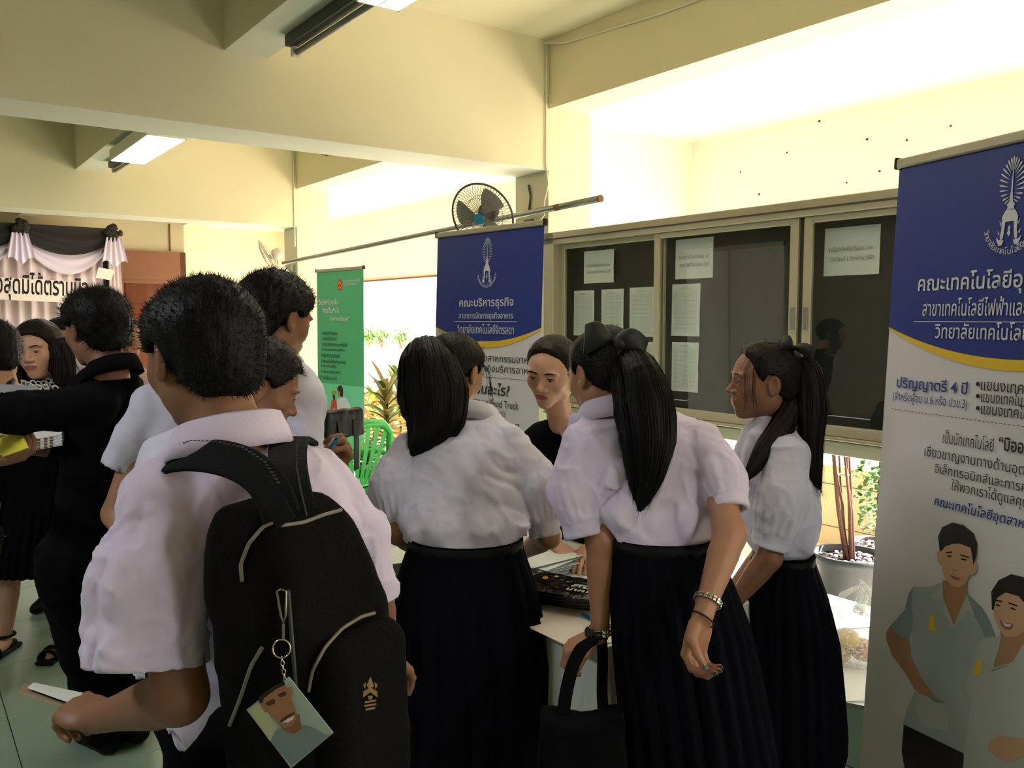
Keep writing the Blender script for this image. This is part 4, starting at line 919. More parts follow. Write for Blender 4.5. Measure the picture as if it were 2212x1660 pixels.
g = G(); hb = wm['HC']+np.array([0, -.11, -.01])@wm['Bm']; g.ball(hb, .035, None, 16, 10); g.out('hair_bun', HAIRB, wm['hair'], smooth=True)
# skin of the open neckline
g = G(); c0 = P(1212, 912, 2.93); vs = [P(1186, 895, 2.915), P(1232, 893, 2.90), P(1262, 915, 2.92), P(1236, 968, 2.925), P(1214, 945, 2.93)]
g.add(vs+[np.array(q)+[0, .05, 0] for q in vs], [(0, 1, 2, 3, 4), (9, 8, 7, 6, 5)]+[(i, i+5, (i+1) % 5+5, (i+1) % 5) for i in range(5)]); g.out('neckline', SKIN2, wm['body'])
# boy 1, foreground
b1_ = person('boy in the foreground seen from behind, white shirt, loose short sleeve, black backpack', P(600, 1640, 1.42), H_(440, 772, 1.345, (-.74, .62, -.20)),
  rows=[(938, 468, 566, 1.385), (965, 420, 620, 1.39), (1000, 380, 690, 1.40), (1050, 350, 735, 1.40), (1120, 345, 760, 1.40), (1250, 360, 765, 1.40), (1400, 385, 765, 1.42), (1540, 380, 760, 1.44), (1592, 388, 760, 1.45)], depth=.55,
  male=True, hair='short', skin=SKIN3, shirt=SHIRT2, seed=4, pelvis=P(600, 1660, 1.44), lean_neck=P(500, 960, 1.38), legs=(-.64, -.77, 0), trousers=BLKSHIRT, shirt_h=.0055, amp=.0075, fx=10, fz=4, face_h=.003,
  arms=[(P(350, 1090, 1.27), P(388, 1505, 1.22), P(212, 1552, 1.36), dict(D=(-.80, .55, -.03), N=(.1, .25, -1), side=-1, curl=[(.9, 1.2, .7)]*4, spread=.02, thumb=(.9, .7)), .0035),
        (P(705, 1060, 1.50), P(800, 1290, 1.50), P(830, 1420, 1.62), dict(D=(.2, .6, -.4), N=(-.3, 0, -1), curl=relax), .006)],
  sleeves=[([P(358, 1085, 1.30), P(325, 1260, 1.25), P(310, 1437, 1.22)], [0, .3, .6, .86, 1], [.062, .078, .084, .086, .088], dict(amp=.0065)),
           ([P(690, 1045, 1.48), P(775, 1165, 1.50), P(805, 1300, 1.50)], [0, .4, .8, 1], [.055, .055, .052, .050], dict(amp=.005))],
  conn=[(P(500, 975, 1.38), P(350, 1075, 1.29), .05, .06), (P(540, 975, 1.42), P(700, 1050, 1.49), .05, .055)],
  collar_=(P(492, 950, 1.325), (.64, .77, 0), (-.77, .64, -.12), .070, .076), hairs=5000, spl=.011)
# boys behind him
b2 = person('tall boy behind the foreground boy, spiky black hair, black shoulder strap, holding a blue pen', P(600, 1500, 2.45), H_(594, 690, 2.28, (.55, .80, -.30)),
  rows=[(775, 560, 645, 2.33), (800, 530, 668, 2.34), (835, 480, 685, 2.35), (900, 470, 695, 2.36), (1000, 475, 695, 2.37), (1200, 480, 690, 2.4)], depth=.55, seed=6, skin=SKIN3, hair='spiky', pelvis=P(590, 1240, 2.42), lean_neck=P(600, 790, 2.33), legs=(-.8, .6, 0), trousers=BLKSHIRT, shirt_h=.009,
  arms=[(P(655, 880, 2.32), P(655, 1080, 2.22), P(706, 1022, 2.10), dict(D=(.55, -.15, .65), N=(-.5, -.6, .4), side=1, curl=[(1.0, 1.2, .6)]*4, spread=.02, thumb=(1.0, .8)), .004), (P(500, 880, 2.4), P(480, 1080, 2.4), P(560, 1150, 2.6), dict(D=(.5, .6, 0), N=(0, 0, -1), curl=relax), .01)],
  sleeves=[([P(650, 870, 2.33), P(660, 1010, 2.28)], [0, 1], [.055, .055], {}), ([P(500, 870, 2.38), P(485, 1010, 2.4)], [0, 1], [.05, .06], {})], conn=[(P(600, 810, 2.33), P(655, 860, 2.33), .04, .05)], hairs=3500, spl=.014, collar_=(P(603, 785, 2.33), (.8, -.6, 0), (.6, .8, -.1), .058, .058))
b3 = person('boy with bowed head between the foreground boy and the boy with the pen', P(430, 1500, 2.12), H_(553, 838, 2.02, (.82, .42, -.42)),
  rows=[(918, 420, 520, 2.02), (935, 375, 560, 2.03), (965, 322, 575, 2.04), (1010, 292, 580, 2.05), (1080, 280, 575, 2.07), (1300, 285, 560, 2.1), (1450, 300, 560, 2.12)], depth=.55, seed=8, skin=SKIN3, hair='short', pelvis=P(430, 1420, 2.12), lean_neck=P(505, 945, 2.03), legs=(-.2, .98, 0), trousers=BLKSHIRT, shirt_h=.009,
  arms=[(P(350, 1020, 1.95), P(400, 1200, 1.98), P(520, 1200, 2.0), dict(D=(1, .1, 0), N=(0, 0, -1), curl=relax), .01)], sleeves=[([P(350, 1020, 1.97), P(385, 1150, 1.98)], [0, 1], [.055, .06], {})], conn=[(P(500, 945, 2.03), P(360, 990, 2.02), .045, .055)], hairs=2500, spl=.01, collar_=(P(515, 930, 2.03), (.2, -.98, 0), (.9, .3, -.4), .058, .058))
b4 = person('boy mostly hidden behind the foreground boy head, bare forearm below a white sleeve', P(400, 1500, 2.62), H_(432, 745, 2.5, (.8, .5, -.2)),
  rows=[(800, 395, 470, 2.5), (820, 350, 500, 2.5), (850, 312, 540, 2.5), (900, 288, 550, 2.5), (1000, 284, 550, 2.5), (1200, 290, 550, 2.55)], depth=.55, seed=2, skin=SKIN, hair='short', pelvis=P(420, 1220, 2.56), lean_neck=P(432, 830, 2.5), legs=(-.4, .9, 0), trousers=BLKSHIRT, shirt_h=.009,
  arms=[(P(330, 880, 2.46), P(252, 1110, 2.42), P(330, 1230, 2.3), dict(D=(.9, -.2, 0), N=(0, 0, -1), curl=relax), .006)], sleeves=[([P(328, 880, 2.46), P(285, 950, 2.44), P(253, 1012, 2.43)], [0, .5, 1], [.055, .052, .050], {})], conn=[(P(420, 835, 2.5), P(335, 870, 2.47), .04, .055)], hairs=200)
# man in black at the left
m5 = person('tall man in a black shirt at the left in profile, arm stretched out left', P(235, 1560, 2.95), H_(208, 712, 2.62, (-.86, .50, -.12)),
  rows=[(778, 205, 272, 2.64), (800, 178, 292, 2.65), (835, 150, 310, 2.66), (900, 142, 312, 2.67), (1000, 132, 305, 2.68), (1150, 122, 292, 2.7), (1240, 124, 284, 2.72)], depth=.6, seed=11, shirt=BLKSHIRT, skin=SKIN3, hair='spiky', pelvis=P(205, 1200, 2.72), lean_neck=P(238, 800, 2.64), legs=(-.5, -.86, 0), trousers=BLKSHIRT, shirt_h=.009,
  ankles=[P(228, 1560, 2.93)*[1, 1, 0]+[0, 0, .09], P(290, 1560, 3.0)*[1, 1, 0]+[0, 0, .09]],
  arms=[(P(205, 875, 2.52), P(40, 895, 2.35), P(-110, 890, 2.25), dict(D=(-1, -.1, 0), N=(0, 0, -1), curl=relax), .008), (P(200, 880, 2.78), P(120, 960, 2.7), P(60, 968, 2.62), dict(D=(-1, 0, 0), N=(0, -.1, 1), side=1, curl=(.2, .3, .2)), .006)],
  sleeves=[([P(205, 875, 2.53), P(40, 895, 2.35), P(-95, 890, 2.26)], [0, .5, 1], [.066, .058, .052], {}), ([P(200, 880, 2.76), P(130, 960, 2.70), P(95, 966, 2.66)], [0, .5, 1], [.06, .05, .04], {})],
  conn=[(P(238, 800, 2.65), P(205, 870, 2.54), .045, .06)], hairs=3500, spl=.02, collar_=(P(242, 801, 2.61), (.5, .86, 0), (-.86, .5, -.2), .062, .066))
# smiling woman in black with lace collar
m6 = person('smiling woman with wavy dark hair, black dress and white lace collar', P(75, 1400, 3.85), H_(84, 758, 3.68, (.06, -1, -.10), .10, 1.06),
  rows=[(806, 60, 118, 3.72), (822, 28, 152, 3.74), (850, 6, 170, 3.75), (950, 8, 158, 3.76), (1050, 10, 140, 3.8), (1080, 5, 145, 3.8)], depth=.55, seed=12, shirt=BLKSHIRT, male=False, skin=SKIN2, hair='long', hairm=HAIRB, pelvis=P(70, 1100, 3.82), lean_neck=P(88, 822, 3.72), legs=(1, 0, 0), shoe='sandal', open_=.001, face_h=.003, shirt_name='dress_top',
  ankles=[P(138, 1385, 3.85)*[1, 1, 0]+[0, 0, .09], P(10, 1385, 3.85)*[1, 1, 0]+[0, 0, .09]],
  arms=[(P(12, 870, 3.75), P(-4, 990, 3.76), P(-6, 1090, 3.72), dict(D=(0, 0, -1), N=(1, 0, 0), curl=relax), .01), (P(160, 870, 3.75), P(172, 990, 3.76), P(172, 1090, 3.72), dict(D=(0, 0, -1), N=(-1, 0, 0), side=-1, curl=relax), .01)],
  sleeves=[([P(16, 870, 3.75), P(-4, 990, 3.76), P(-6, 1085, 3.72)], [0, 1], [.055, .05], {}), ([P(156, 870, 3.75), P(172, 990, 3.76), P(172, 1085, 3.72)], [0, 1], [.055, .05], {})],
  skirt_rows=[(1060, 5, 145, 3.82), (1120, -8, 145, 3.82), (1190, -18, 135, 3.82), (1238, -20, 128, 3.82)], skirt_m=BLKSHIRT, hairs=600)
for sg, pts in ((1, [(118, 735), (130, 770), (136, 805), (128, 835)]), (-1, [(48, 735), (36, 770), (32, 800), (38, 830)])):
    tail(m6['hair'], [P(x, y, 3.66) for x, y in pts], [.045, .06, .055, .02], HAIRB, 20+sg, 160, 2.0, name='wavy_hair', wid=.002)
g = G(); nc = P(88, 815, 3.72)
for k in range(3):
    for i in range(22):
        t = 2*math.pi*i/22; r = .075+.022*k; c_ = nc+np.array([r*math.cos(t), r*.85*math.sin(t)-.015, -.014*k+.004*math.sin(t*8)-.012*(1-math.sin(t))]); g.tube([c_+.012*np.array([math.cos(a), .5*math.sin(a), -math.sin(a)]) for a in np.linspace(0, 6.28, 8, endpoint=False)], .0035, 5, closed=True)
g.out('lace_collar', mat('lace', (225, 225, 222), .7), m6['e'], smooth=True)
m7 = person('person cut off at the left edge with short black hair and white shirt', P(-150, 1500, 3.2), H_(-14, 765, 3.1, (-.75, .6, -.2)),
  rows=[(822, -50, 30, 3.12), (840, -95, 48, 3.12), (900, -125, 40, 3.12), (960, -150, 10, 3.13), (1000, -165, -10, 3.14), (1150, -175, -20, 3.16)], depth=.55, seed=13, skin=SKIN, hair='short', pelvis=P(-110, 1180, 3.18), lean_neck=P(-10, 840, 3.12), legs=(-.6, -.75, 0), trousers=BLKSHIRT, shirt_h=.01,
  arms=[(P(0, 885, 3.0), P(-90, 1000, 2.6), P(-28, 1000, 2.35), dict(D=(1, .1, .15), N=(0, .2, 1), side=-1, curl=[(.5, .8, .6)]*4, spread=.03, thumb=(.8, .5)), .004)],
  sleeves=[([P(0, 885, 3.0), P(-50, 960, 2.8)], [0, 1], [.055, .05], {})], conn=[(P(-10, 840, 3.1), P(0, 875, 3.02), .04, .05)], hairs=1200)
g = G(); g.tube([P(24, 822, 3.06), P(16, 840, 3.02), P(4, 866, 2.98)], .016, 8); g.out('shoulder_strap', BLACK, m7['e'], smooth=True)
m8 = person('person in a pale lilac shirt between the smiling woman and the man in black', P(150, 1380, 4.5), H_(135, 738, 4.35, (.1, -1, -.1)),
  rows=[(780, 105, 165, 4.4), (800, 80, 196, 4.4), (900, 75, 200, 4.4), (1100, 80, 195, 4.4)], depth=.55, seed=14, skin=SKIN, shirt=mat('lilac_cloth', (186, 168, 196), .8), hair='short', pelvis=P(140, 1100, 4.42), lean_neck=P(135, 792, 4.4), legs=(1, 0, 0), trousers=BLKSHIRT, shirt_h=.012, hairs=300,
  sleeves=[([P(88, 815, 4.4), P(78, 930, 4.4)], [0, 1], [.06, .06], {}), ([P(186, 815, 4.4), P(192, 930, 4.4)], [0, 1], [.06, .06], {})], arms=[(P(88, 815, 4.4), P(78, 930, 4.4), P(78, 1020, 4.35), dict(D=(0, 0, -1), N=(1, 0, 0), curl=relax), .012), (P(186, 815, 4.4), P(192, 930, 4.4), P(192, 1020, 4.35), dict(D=(0, 0, -1), N=(-1, 0, 0), curl=relax), .012)])
m9 = person('person in pinkish shirt behind the man in black, only hair and cheek show', P(262, 1380, 4.3), H_(262, 735, 4.15, (.9, -.3, -.1)),
  rows=[(778, 235, 292, 4.2), (800, 215, 312, 4.2), (900, 208, 318, 4.2), (1100, 212, 310, 4.2)], depth=.55, seed=15, skin=SKIN, shirt=mat('pink_cloth', (190, 150, 150), .8), hair='pony', male=False, pelvis=P(262, 1110, 4.22), lean_neck=P(262, 792, 4.2), legs=(.3, .95, 0), trousers=BLKSHIRT, shirt_h=.012, hairs=200,
  sleeves=[([P(300, 820, 4.2), P(308, 930, 4.2)], [0, 1], [.06, .06], {})], arms=[(P(300, 820, 4.2), P(308, 930, 4.2), P(300, 1020, 4.1), dict(D=(0, 0, -1), N=(1, 0, 0), curl=relax), .012)])

rfb, _ = rows_prim([(775, 560, 645, 2.33), (800, 530, 668, 2.34), (835, 480, 685, 2.35), (900, 470, 695, 2.36), (1000, 475, 695, 2.37)], .55)
def onb2(px, py):
    vs = np.linspace(2.0, 2.5, 300); Q = np.array([P(px, py, v) for v in vs]); d = rfb(Q); return P(px, py, vs[int(np.argmax(d < .006))]-.008)
q0, q1 = onb2(618, 880), onb2(641, 880); g = G(); Xq = unit(q1-q0); text_on(g, 'ราชบพิธ', (q0, Xq, Z3, np.cross(Xq, Z3)), 0, float(np.linalg.norm(q1-q0)), 0, .012, bold=.02, lay=.002); g.out('embroidery', mat('blue_thread', (40, 50, 150), .7), b2['shirt'])
# ------------------------------------------------------------------ roll-up banners
BLUE = mat('print_blue', (22, 44, 132), .5); YEL = mat('print_yellow', (226, 186, 44), .5); PVC = mat('banner_pvc', (208, 206, 214), .45); PW = mat('print_white', (205, 208, 220), .5)
PBLK = mat('print_black', (42, 42, 46), .5); PBL2 = mat('print_royal', (38, 60, 140), .5); PSK = mat('print_skin', (196, 156, 128), .5); PSK2 = mat('print_skin_shade', (168, 126, 100), .5); PHR = mat('print_hair', (30, 24, 24), .5)
PSH = mat('print_shirt', (160, 170, 176), .5); PSH2 = mat('print_shirt_shade', (128, 142, 148), .5); PSH3 = mat('print_shirt_light', (176, 180, 184), .5)
COMB = set('\u0e31\u0e34\u0e35\u0e36\u0e37\u0e38\u0e39\u0e3a\u0e47\u0e48\u0e49\u0e4a\u0e4b\u0e4c\u0e4d\u0e4e')
class Banner:
    def __init__(s, TL, X, W_, H_, lean, label, base_print, mt=PVC, rail=True, back=True):
        s.X = unit(X); N0 = np.cross(s.X, Z3); s.Y = unit(Z3*math.cos(lean)-N0*math.sin(lean)); s.N = np.cross(s.X, s.Y); s.H = TL[2]/s.Y[2]-.03; s.W = W_; s.O = TL-s.Y*s.H
        s.e = empty('roll_up_banner', [s.O[0]+s.X[0]*W_/2, s.O[1]+s.X[1]*W_/2, 0], label, 'banner'); rn = random.random()*6
        def fn(s_, t_): return (0, 0, .004*math.sin(s_*5+rn)*math.sin(t_*3))
        s.sheet = cloth('sheet', s.O+s.Y*.05, s.X, s.Y, W_, s.H-.05, lambda a, b_: (0, 0, -.001), mt, s.e, 12, 20, N=s.N)
        g = G(); g.box(s.O+s.X*W_/2+s.Y*(s.H+.004), (W_+.02, .022, .028), (s.X, s.N, s.Y), bev=.004); g.out('top_rail', ALU, s.e)
        for q in (-.006, W_+.006):
            g = G(); g.box(s.O+s.X*q+s.Y*(s.H+.006), (.012, .026, .034), (s.X, s.N, s.Y), bev=.003); g.out('end_cap', BLACK, s.e)
        g = G(); g.box([*(s.O+s.X*W_/2)[:2], .045], (W_+.04, .11, .07), (s.X, np.cross(Z3, s.X), Z3), bev=.01); g.out('base', ALU, s.e)
        g = G(); g.tube([s.O+s.X*W_*.5-s.N*.03+s.Y*.05, s.O+s.X*W_*.5-s.N*.03+s.Y*s.H], .008, 8); g.out('pole', ALU, s.e)
        s.fr = (s.O, s.X, s.Y, s.N)
    def st(s, px, py):
        q = onplane(px, py, s.O, s.N)-s.O; return np.array([q@s.X, q@s.Y])
    def poly(s, pts, m, lay, name='print', st=True):
        g = G(); g.add([s.O+s.X*a+s.Y*b_+s.N*lay for a, b_ in pts], [tuple(range(len(pts)))]); return g.out(name, m, s.sheet)
    def ppoly(s, pts, m, lay, name='print', z=None):
        if z: pts = [(z[0]+x/z[2], z[1]+y/z[2]) for x, y in pts]
        q = [tuple(np.clip(s.st(x, y), [0, 0], [s.W, s.H])) for x, y in pts]; return s.poly(q, m, lay, name)
    def text(s, body, s0, s1, t0, t1, m, bold=0, slant=0):
        g = G(); text_on(g, body, s.fr, s0, s1, t0, t1, bold=bold, lay=.0035, slant=slant); return g.out('lettering', m, s.sheet)
    def ptext(s, body, pxl, pyb, pyt, m, s1=None, bold=0, pxr=None, slant=0):
        a = s.st(pxl, pyb); b_ = s.st(pxl, pyt); r = s.st(pxr, pyb)[0] if pxr else s1; return s.text(body, a[0], r, a[1], b_[1], m, bold, slant)
    def emblem(s, cx, t0, Hh, m, arc='วิทยาลัยเทคโนโลยีจิตรลดา'):
        g = G(); O = s.O+s.X*cx+s.Y*t0+s.N*.0035
        def pl(pts): g.add([O+s.X*x*Hh+s.Y*y*Hh for x, y in pts], [tuple(range(len(pts)))])
        for k in range(-12, 13):
            a = math.radians(k*13.5); tip = (.155*math.sin(a)*(1+.12*abs(math.sin(a))), .715+.285*math.cos(a)); b0_ = (0+tip[0]*.28, .80+.10*(math.cos(a)-1)+(tip[1]-.80)*.28)
            d = np.array(tip)-b0_; n_ = np.array([-d[1], d[0]])/np.linalg.norm(d); b0_ = np.array(b0_); mid = b0_+d*.8
            pl([b0_-n_*.0012, b0_+n_*.0012, mid+n_*.010, tip, mid-n_*.010])
        pl([(-.006, .5), (.006, .5), (.010, .62), (.003, .88), (-.003, .88), (-.010, .62)])
        pl([(-.05, .40), (.05, .40), (.036, .45), (.022, .50), (.020, .54), (.012, .60), (-.012, .60), (-.020, .54), (-.022, .50), (-.036, .45)])
        pl([(-.10, .27), (.10, .27), (.105, .32), (.08, .37), (.05, .41), (-.05, .41), (-.08, .37), (-.105, .32)])
        for sg in (-1, 1):
            pl([(sg*x, y) for x, y in [(.055, .27), (.105, .27), (.10, .18), (.115, .10), (.10, .06), (.075, .08), (.065, .15)]])
            pl([(sg*x, y) for x, y in [(.06, .06), (.13, .07), (.165, .11), (.15, .05), (.12, .0), (.08, .01)]]); pl([(sg*x, y) for x, y in [(.11, .25), (.135, .30), (.12, .22)]])
            pl([(sg*x, y) for x, y in [(.12, .14), (.15, .18), (.135, .12)]])
        pl([(0, .10), (.025, .14), (.008, .17), (.016, .20), (0, .23), (-.016, .20), (-.008, .17), (-.025, .14)])
        cl = []
        for ch in arc:
            if ch in COMB and cl: cl[-1] += ch
            else: cl.append(ch)
        for i, c in enumerate(cl):
            a = math.radians(-168+156*i/(len(cl)-1)); R_ = .34; c0 = s.O+s.X*(cx+R_*Hh*math.cos(a))+s.Y*(t0+(.24+R_*math.sin(a))*Hh); Yt = -(s.X*math.cos(a)+s.Y*math.sin(a)); Xt = -s.X*math.sin(a)+s.Y*math.cos(a)
            if (c, 0) not in TC: TC[c, 0] = txt(c, 0)
            v, f = TC[c, 0]; sc = .062*Hh/.62; cxm = (v[:, 0].min()+v[:, 0].max())/2
            g.add(c0+np.outer((v[:, 0]-cxm)*sc, Xt)+np.outer(v[:, 1]*sc, Yt)+s.N*.0035, f)
        g.out('emblem', m, s.sheet)
    def bluehead(s, tl, tc, d0, dc):
        n = 24; xs = np.linspace(0, s.W, n); cv = lambda l, c: [(x, c+(l-c)*((x-s.W/2)/(s.W/2))**2) for x in xs]
        up = cv(tl, tc); lo = cv(tl-d0, tc-dc)
        s.poly([(0, s.H), (0, tl)]+up[1:-1]+[(s.W, tl), (s.W, s.H)], BLUE, .001); s.poly(up+lo[::-1], YEL, .0015)
# right banner
ho = ray(486, 690); Xr = -unit([ho[0], ho[1], 0]); TLr = onz(1944, 358, 2.0)
rb = Banner(TLr, Xr, .85, 2, math.radians(2.3), 'large blue and white roll-up banner cut by the right edge of the frame', None)
W2 = rb.W/2
l_ = rb.st(1924, 707)[1]; c_ = rb.st(2210, 779)[1]; c2_ = rb.st(2210, 804)[1]; rb.bluehead(l_, c_, .006, c_-c2_)
eb = rb.st(2185, 530); et = rb.st(2190, 338); cxr = W2
cxr = float(rb.st(2183, 480)[0]); Wc = 2*cxr
rb.emblem(cxr, eb[1], et[1]-eb[1], PW)
def sym(pxl, py): a = rb.st(pxl, py)[0]; return Wc-a
rb.ptext('คณะเทคโนโลยีอุตสาหกรรม', 1984, 641, 592, PW, sym(1984, 641), .012)
rb.ptext('สาขาเทคโนโลยีไฟฟ้าและอิเล็กทรอนิกส์', 1994, 683, 645, PW, sym(1994, 683), .004)
rb.ptext('วิทยาลัยเทคโนโลยีจิตรลดา', 2020, 731, 696, PW, sym(2020, 731), .006)
a = rb.st(1976, 695); rb.poly([(a[0], a[1]-.001), (Wc-a[0], a[1]-.001), (Wc-a[0], a[1]+.001), (a[0], a[1]+.001)], PW, .003)
rb.ptext('ปริญญาตรี 4 ปี', 1938, 842, 812, PBL2, None, .016, 2092); rb.ptext('(สำหรับผู้จบ ม.6 หรือ ปวช.3)', 1930, 870, 843, PBL2, None, .0, 2092)
for k, tx in enumerate(('แขนงเทคโนโลยีไฟฟ้า', 'แขนงเทคโนโลยีอิเล็กทรอนิกส์', 'แขนงเทคโนโลยีคอมพิวเตอร์')):
    y = 838+k*26; a = rb.st(2121, y); h_ = rb.st(2121, y-20)[1]; rb.text(tx, a[0], min(rb.W-.03, a[0]+.28+.03*k), a[1]-.006, h_+.004, PBLK, .006)
    q = rb.st(2114, y-8); rb.poly([(q[0]+.006*math.cos(t), q[1]+.006*math.sin(t)) for t in np.linspace(0, 6.28, 14, endpoint=False)], PBLK, .003)
a = rb.st(1927, 884)
for i in range(60):
    x = a[0]+i*.0128
    if x < rb.W-.03: pass
g = G()
for i in range(60):
    x = a[0]+i*.0128
    if x < rb.W-.04: q = rb.O+rb.X*x+rb.Y*a[1]+rb.N*.003; g.add([q, q+rb.X*.008, q+rb.X*.008+rb.Y*.0015, q+rb.Y*.0015], [(0, 1, 2, 3)])
g.out('dotted_line', PBLK, rb.sheet, kind='stuff')
rb.ptext('เป็นนักเทคโนโลยี', 2038, 957, 928, PBLK, None, .0, 2149); rb.text('“มืออาชีพ”', rb.st(2160, 950)[0], Wc-rb.st(2038, 957)[0], rb.st(2160, 976)[1]+.004, rb.st(2160, 940)[1], PBLK, .02)
rb.ptext('เชี่ยวชาญงานทางด้านอุตสาหกรรม', 1998, 992, 960, PBLK, sym(1998, 992)); rb.ptext('อิเล็กทรอนิกส์และการควบคุม', 2020, 1028, 998, PBLK, sym(2020, 1028))
rb.ptext('ให้พวกเราได้ดูแลคุณ', 2056, 1066, 1034, PBLK, sym(2056, 1066)); rb.ptext('คณะเทคโนโลยีอุตสาหกรรม', 2018, 1098, 1068, PBL2, sym(2018, 1098), .014, slant=.12)
z = (1900, 1000, 2.515)
# printed figures: man and woman in grey shirts
def fig(pts, m, lay, nm): rb.ppoly(pts, m, lay, nm, z)
fig([(345, 640), (345, 700), (365, 770), (405, 885), (440, 830), (480, 720), (475, 640)], PSK2, .0016, 'printed_neck')
fig([(60, 888), (40, 920), (38, 960), (70, 1050), (140, 1140), (190, 1230), (260, 1290), (318, 1285), (290, 1240), (230, 1170), (175, 1070), (160, 960), (115, 900)], PSK2, .0016, 'printed_arm')
fig([(135, 1400), (460, 1560), (458, 1670), (140, 1670), (122, 1570)], PHR, .0016, 'printed_trousers')
fig([(340, 650), (275, 675), (190, 672), (160, 710), (140, 800), (60, 888), (115, 962), (165, 945), (180, 915), (170, 1060), (215, 1130), (225, 1165), (280, 1240), (318, 1288), (260, 1290), (195, 1240), (150, 1340), (130, 1420), (460, 1580), (530, 1400), (560, 1100), (628, 940), (600, 860), (560, 790), (480, 715), (440, 830), (405, 885), (365, 770)], PSH, .0020, 'printed_shirt')
fig([(480, 715), (560, 790), (600, 860), (628, 940), (575, 950), (545, 880), (500, 800)], PSH2, .0024, 'printed_shade'); fig([(190, 672), (160, 710), (140, 800), (60, 888), (115, 962), (165, 945), (185, 860), (175, 760)], PSH2, .0024, 'printed_shade')
fig([(345, 655), (290, 735), (335, 742), (365, 770), (405, 885), (395, 900), (350, 800)], PSH3, .0026, 'printed_collar'); fig([(478, 720), (520, 830), (480, 800), (410, 905), (405, 885)], PSH3, .0026, 'printed_collar')
fig([(340, 470), (360, 445), (400, 430), (440, 430), (500, 450), (510, 500), (508, 570), (492, 620), (470, 655), (430, 682), (395, 670), (370, 640), (352, 610), (343, 560)], PSK, .0022, 'printed_face')
fig([(342, 480), (325, 478), (312, 495), (316, 530), (330, 558), (345, 555)], PSK, .0021, 'printed_ear'); fig([(508, 545), (525, 540), (538, 555), (530, 595), (510, 612), (498, 606)], PSK, .0021, 'printed_ear')
fig([(330, 478), (322, 400), (345, 350), (400, 325), (460, 340), (515, 385), (522, 410), (535, 440), (530, 500), (514, 556), (506, 500), (498, 462), (440, 440), (398, 442), (360, 455), (340, 480)], PHR, .0026, 'printed_hair')
for q in ([(362, 486), (398, 482), (400, 488), (364, 493)], [(440, 497), (492, 512), (490, 519), (440, 504)], [(370, 504), (396, 504), (394, 513), (372, 512)], [(448, 518), (478, 525), (476, 534), (450, 528)], [(388, 608), (415, 618), (444, 630), (436, 638), (410, 632), (390, 618)]): fig(q, PHR if q[0][1] < 600 else mat('print_lip', (150, 90, 84), .5), .0030, 'printed_feature')
fig([(402, 575), (430, 582), (424, 590), (404, 584)], PSK2, .0028, 'printed_feature')
fig([(280, 825), (298, 830), (300, 870), (310, 915), (268, 912), (276, 870)], YEL, .0028, 'printed_badge')
fig([(260, 1262), (318, 1285), (355, 1300), (352, 1310), (300, 1300)], PSH2, .0028, 'printed_pocket'); fig([(210, 1250), (355, 1308), (385, 1460), (240, 1430), (200, 1350)], PSH3, .0023, 'printed_pocket')
fig([(640, 1480), (785, 1500), (850, 1520), (850, 1600), (785, 1600), (700, 1630), (640, 1600), (590, 1560), (600, 1520)], PSK, .0032, 'printed_hand')
fig([(660, 900), (790, 900), (800, 980), (725, 1090), (625, 1110), (655, 1010)], PSK2, .0021, 'printed_neck')
fig([(665, 940), (580, 955), (535, 985), (520, 1050), (470, 1220), (485, 1260), (500, 1300), (455, 1670), (1000, 1670), (1050, 1200), (1000, 1040), (930, 985), (840, 950), (785, 985), (725, 1085), (620, 1115), (650, 1020)], PSH3, .0026, 'printed_shirt')
fig([(640, 740), (690, 700), (760, 715), (815, 780), (825, 860), (795, 915), (750, 945), (690, 948), (650, 900), (625, 830), (622, 790)], PSK, .0028, 'printed_face')
fig([(615, 800), (612, 700), (650, 640), (720, 605), (800, 625), (860, 680), (880, 780), (860, 880), (828, 860), (815, 790), (760, 725), (690, 705), (640, 735), (625, 800)], PHR, .0032, 'printed_hair')
for q in ([(632, 742), (672, 750), (672, 757), (634, 752)], [(706, 758), (756, 775), (754, 783), (706, 767)], [(636, 768), (660, 774), (658, 782), (638, 778)], [(716, 784), (746, 795), (744, 803), (718, 794)]): fig(q, PHR, .0034, 'printed_feature')
fig([(655, 850), (690, 870), (734, 878), (720, 905), (690, 905), (668, 885)], MATS['print_lip'], .0034, 'printed_feature'); fig([(668, 862), (692, 874), (724, 880), (712, 892), (688, 890)], PW, .0036, 'printed_feature')
fig([(540, 1065), (558, 1070), (560, 1110), (548, 1155), (515, 1150), (525, 1100)], YEL, .0032, 'printed_badge'); fig([(606, 1130), (700, 1098), (705, 1104), (620, 1134)], PSH2, .0032, 'printed_collar')
# middle blue banner
TL2, TR2 = onz(946, 511, 2.0), onz(1176, 483, 2.0)
mb = Banner(TL2, TR2-TL2, float(np.linalg.norm(TR2-TL2)), 2, math.radians(2.2), 'blue and white roll-up banner in front of the near column, behind the woman in black', None)
l2 = mb.st(942, 706)[1]; c2 = mb.st(1052, 738)[1]; mb.bluehead(l2, c2, .008, c2-mb.st(1052, 752)[1])
q0, q1 = mb.st(1052, 612), mb.st(1052, 513); mb.emblem(q0[0], q0[1], q1[1]-q0[1], PW)
mb.ptext('คณะบริหารธุรกิจ', 993, 669, 646, PW, None, .014, 1110); mb.ptext('สาขาการจัดการธุรกิจอาหาร', 992, 693, 675, PW, None, .006, 1109)
mb.ptext('วิทยาลัยเทคโนโลยีจิตรลดา', 988, 720, 700, PW, None, .008, 1111); a = mb.st(982, 695); b_ = mb.st(1117, 694); mb.poly([(a[0], a[1]-.001), (b_[0], a[1]-.001), (b_[0], a[1]+.002), (a[0], a[1]+.002)], PW, .003)
